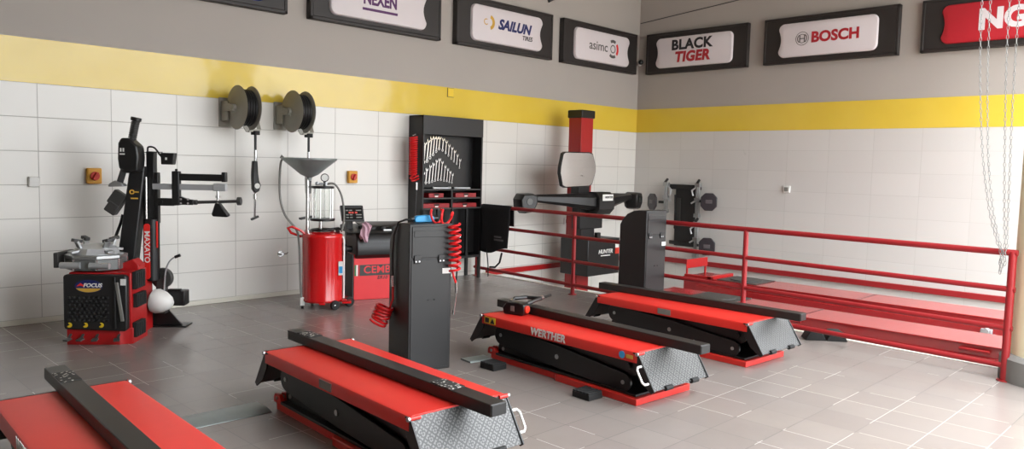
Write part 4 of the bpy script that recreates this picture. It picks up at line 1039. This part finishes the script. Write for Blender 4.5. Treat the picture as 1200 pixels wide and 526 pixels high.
# helper column
b = B('satin'); b.cyl((.437, .60, .43), (.437, .60, .97), .066, n=26); hc = b.done('helper_housing', t, bevel=.006)
B('brightred').prism(rrect(.400, .448, .45, .93, .022), 'y', .528, .545).done('red_strip', hc)
letters('MAXATO', .062, 'white', hc, frame4((.424, .5275, .73), (0, 0, -1), (1, 0, 0)), .012, 0, 1.05)
b = B('brightred'); b.box(.492, .503, .555, .565, .72, .95); b.done('side_strip', hc)
B('satin').box(.405, .47, .58, .66, .90, 1.55).done('helper_column', t, bevel=.006); B('satin').box(.475, .505, .57, .63, .93, 1.37).done('guide_rail', t, bevel=.004); B('satin').box(.38, .402, .57, .63, .93, 1.37).done('guide_rail', t, bevel=.004)
B('chrome').cyl((.412, .555, .95), (.412, .555, 1.33), .011, n=12).done('piston_rod', t)
b = B('satin'); b.prism([(.545, 1.54), (.66, 1.54), (.645, 1.44), (.55, 1.44)], 'y', .52, .60); bx = b.done('control_box', t, bevel=.006)
B('white').box(.585, .60, .518, .52, 1.48, 1.50).done('mark', bx); B('satin').tube(bez([(.42, .58, 1.55), (.43, .57, 1.585), (.48, .57, 1.58), (.53, .56, 1.52), (.55, .56, 1.5)]), .008).done('cable', t); B('satin').bar((.39, .58, 1.54), (.55, .56, 1.545), .012, .006).done('box_stay', t)
b = B('satin'); b.box(.625, .685, .55, .62, 1.09, 1.385); b.cyl((.655, .585, 1.385), (.655, .585, 1.405), .012); b.prism([(.685, 1.17), (.75, 1.145), (.80, 1.14), (.80, 1.095), (.685, 1.095)], 'y', .56, .61); ab = b.done('arm_bracket', t, bevel=.006)
for x in (.70, .76):
    for z in (1.11, 1.145): B('chrome').cyl((x, .55, z), (x, .565, z), .010, n=10).done('bolt', ab)
B('satin').box(.685, 1.06, .56, .61, 1.305, 1.365).box(1.04, 1.075, .55, .62, 1.30, 1.385).done('upper_arm', t, bevel=.006)
lab(B('alu').box(.46, 1.07, .565, .605, 1.225, 1.275).box(.97, 1.075, .555, .615, 1.22, 1.285).done('slide_bar', t, bevel=.004), 'bright aluminium slide bar')
B('satin').box(.50, .64, .56, .62, 1.085, 1.15).cyl((.53, .555, 1.118), (.53, .56, 1.118), .02).done('lower_arm', t, bevel=.006)
b = B('dgrey'); b.cyl((.80, .585, 1.118), (1.17, .585, 1.135), .014, n=14); b.cyl((.80, .585, 1.118), (.83, .585, 1.119), .022, n=14); b.cyl((1.165, .585, 1.135), (1.20, .585, 1.136), .036, n=20); b.done('roller_bar', t, bevel=.004)
b = B('chrome'); b.cyl((1.0, .585, 1.225), (1.0, .585, 1.10), .012, n=12); b.cyl((1.0, .585, 1.16), (1.0, .585, 1.18), .02, n=12); b.done('press_rod', t)
b = B('satin'); b.prism([(.985, 1.115), (1.02, 1.115), (1.10, 1.01), (1.085, .995), (.965, 1.0), (.955, 1.02)], 'y', .55, .62); b.done('press_foot', t, bevel=.008)
# bead disc, box, lever, floor foot
b = B('white'); b.lathe([(.0, .0), (.08, .005), (.115, .03), (.125, .07), (.105, .14), (.065, .20), (.03, .225), (.0, .228)], (0, 0), 36, caps=False); b.xf(Matrix.Translation((.44, .56, .262)) @ Matrix.Rotation(RD(-8), 4, 'Z') @ Matrix.Rotation(RD(96), 4, 'Y') @ Matrix.Scale(.86, 4)); lab(b.done('bead_disc', t), 'white plastic bead disc')
b = B('satin'); b.box(.53, .70, .63, .76, .20, .33); b.box(.55, .66, .64, .7, .33, .345); b.done('roller_box', t, bevel=.012)
b = B('dgrey'); b.cyl((.50, .64, .44), (.50, .70, .44), .09, n=28); b.box(.46, .54, .62, .70, .13, .45); b.done('disc_arm', t, bevel=.008)
b = B('alu'); b.tube(bez([(.53, .62, .32), (.55, .60, .50), (.59, .59, .60), (.64, .59, .64)]), .007); b.done('lever_rod', t); B('satin').cyl((.635, .59, .637), (.68, .59, .655), .013, n=12).done('lever_knob', t)
b = B('satin'); b.hexa([(.36, .66, .0), (.70, .66, .0), (.70, .84, .0), (.36, .84, .0), (.36, .66, .012), (.70, .66, .012), (.70, .84, .012), (.36, .84, .012)]); b.prism([(.36, .012), (.66, .012), (.48, .22), (.36, .30)], 'y', .70, .72); b.done('rear_foot', t, bevel=.004)
b = B('red'); b.box(.30, .42, .50, .66, .0, .45); b.done('rear_bracket', t, bevel=.006)

# ------------------------------------------------------------------ hoist chains at the end of the railing
def chain(name_label, strands):
    o = thing('hoist_chain', name_label, 'chain', (6.6, 1.40, .9), 0, 'steel chains hanging by the pillar')
    b = B('dullchain')
    for pts in strands:
        pts = bez(pts, 12); L = [0.]
        for p, q in zip(pts, pts[1:]): L.append(L[-1] + (q - p).length)
        pitch = .033; n = int(L[-1] / pitch); k = 0
        for i in range(n):
            d = (i + .5) * pitch
            while k < len(L) - 2 and L[k + 1] < d: k += 1
            f = (d - L[k]) / max(1e-6, L[k + 1] - L[k]); c = pts[k].lerp(pts[k + 1], f); dr = (pts[k + 1] - pts[k]).normalized()
            sd = dr.orthogonal().normalized(); sd2 = dr.cross(sd); e = (sd + sd2).normalized() if i % 2 else (sd - sd2).normalized()
            nrm = dr.cross(e); rg0 = None; rings = []
            for s_ in range(8):
                a = 2 * pi * s_ / 8; ctr = c + dr * .0175 * cos(a) * 1.05 + e * .0075 * sin(a); out = (dr * cos(a) + e * sin(a)).normalized()
                rings.append([b.bm.verts.new(ctr + (out * cos(2 * pi * m / 4) + nrm * sin(2 * pi * m / 4)) * .0024) for m in range(4)])
            for s_ in range(8): b.skin(rings[s_], rings[(s_ + 1) % 8])
    b.xf(Matrix.Translation((-6.6, -1.40, -.9))); b.done('links', o)
XC = 6.53
chain('steel chain loop hanging on the left, slung around the end of the top rail', [
    [(XC, 1.61, 4.98), (XC, 1.61, 2.85), (XC, 1.555, 1.87), (XC - .01, 1.475, 1.32), (XC - .03, 1.40, 1.05), (XC - .035, 1.37, .97), (XC - .04, 1.36, .86), (XC - .04, 1.355, .80)],
    [(XC, 1.555, 4.98), (XC, 1.555, 2.84), (XC, 1.515, 1.88), (XC - .01, 1.45, 1.32), (XC - .03, 1.375, 1.02), (XC - .035, 1.35, .95), (XC - .04, 1.345, .84)]])
chain('steel chain loop hanging on the right, slung around the end of the top rail', [
    [(XC, 1.43, 4.98), (XC, 1.432, 2.82), (XC, 1.415, 2.12), (XC - .005, 1.37, 1.30), (XC - .03, 1.345, 1.02), (XC - .035, 1.355, .96), (XC - .035, 1.365, .90), (XC - .035, 1.36, .78)],
    [(XC, 1.375, 4.98), (XC, 1.372, 2.81), (XC, 1.368, 2.12), (XC - .005, 1.345, 1.30), (XC - .03, 1.33, 1.02), (XC - .035, 1.34, .95), (XC - .035, 1.33, .90), (XC - .035, 1.345, .83)]])

# ------------------------------------------------------------------ light: overcast sky through the open front
w = bpy.data.worlds.new('overcast'); SC.world = w; w.use_nodes = True
nt = w.node_tree; bg = nt.nodes['Background']
tc = nt.nodes.new('ShaderNodeTexCoord'); sp = nt.nodes.new('ShaderNodeSeparateXYZ'); rp = nt.nodes.new('ShaderNodeValToRGB')
nt.links.new(tc.outputs['Generated'], sp.inputs[0]); nt.links.new(sp.outputs['Z'], rp.inputs[0]); nt.links.new(rp.outputs[0], bg.inputs['Color'])
rp.color_ramp.elements[0].position = 0.; rp.color_ramp.elements[0].color = (.25, .262, .28, 1); rp.color_ramp.elements[1].position = 1.; rp.color_ramp.elements[1].color = (.93, .965, 1, 1)
bg.inputs['Strength'].default_value = 8.0
# ------------------------------------------------------------------ camera
f, W_, H_ = 896.0928, 1200, 526
a, pb, c_ = 0.778421814, 0.0762518959, 0.0246062835
fwd = Vector((cos(a) * cos(pb), sin(a) * cos(pb), -sin(pb))); rt = Vector((sin(a), -cos(a), 0)); upv = rt.cross(fwd)
r = rt * cos(c_) + upv * sin(c_); u = -rt * sin(c_) + upv * cos(c_)
cam = bpy.data.cameras.new('camera'); co = bpy.data.objects.new('camera', cam); COL.objects.link(co)
m = Matrix((r, u, -fwd)).transposed().to_4x4(); m.translation = (0, 0, 1.5); co.matrix_world = m
cam.sensor_fit = 'HORIZONTAL'; cam.sensor_width = 36; cam.lens = 36 * f / W_; cam.clip_start = .05; cam.clip_end = 300
SC.camera = co
SC.view_settings.view_transform = 'Standard'; SC.view_settings.look = 'None'; SC.view_settings.gamma = 1; SC.view_settings.use_curve_mapping = False
SC.view_settings.exposure = 1.0
SC.cycles.use_denoising = True; SC.cycles.max_bounces = 10; SC.cycles.diffuse_bounces = 6; SC.cycles.sample_clamp_indirect = 6
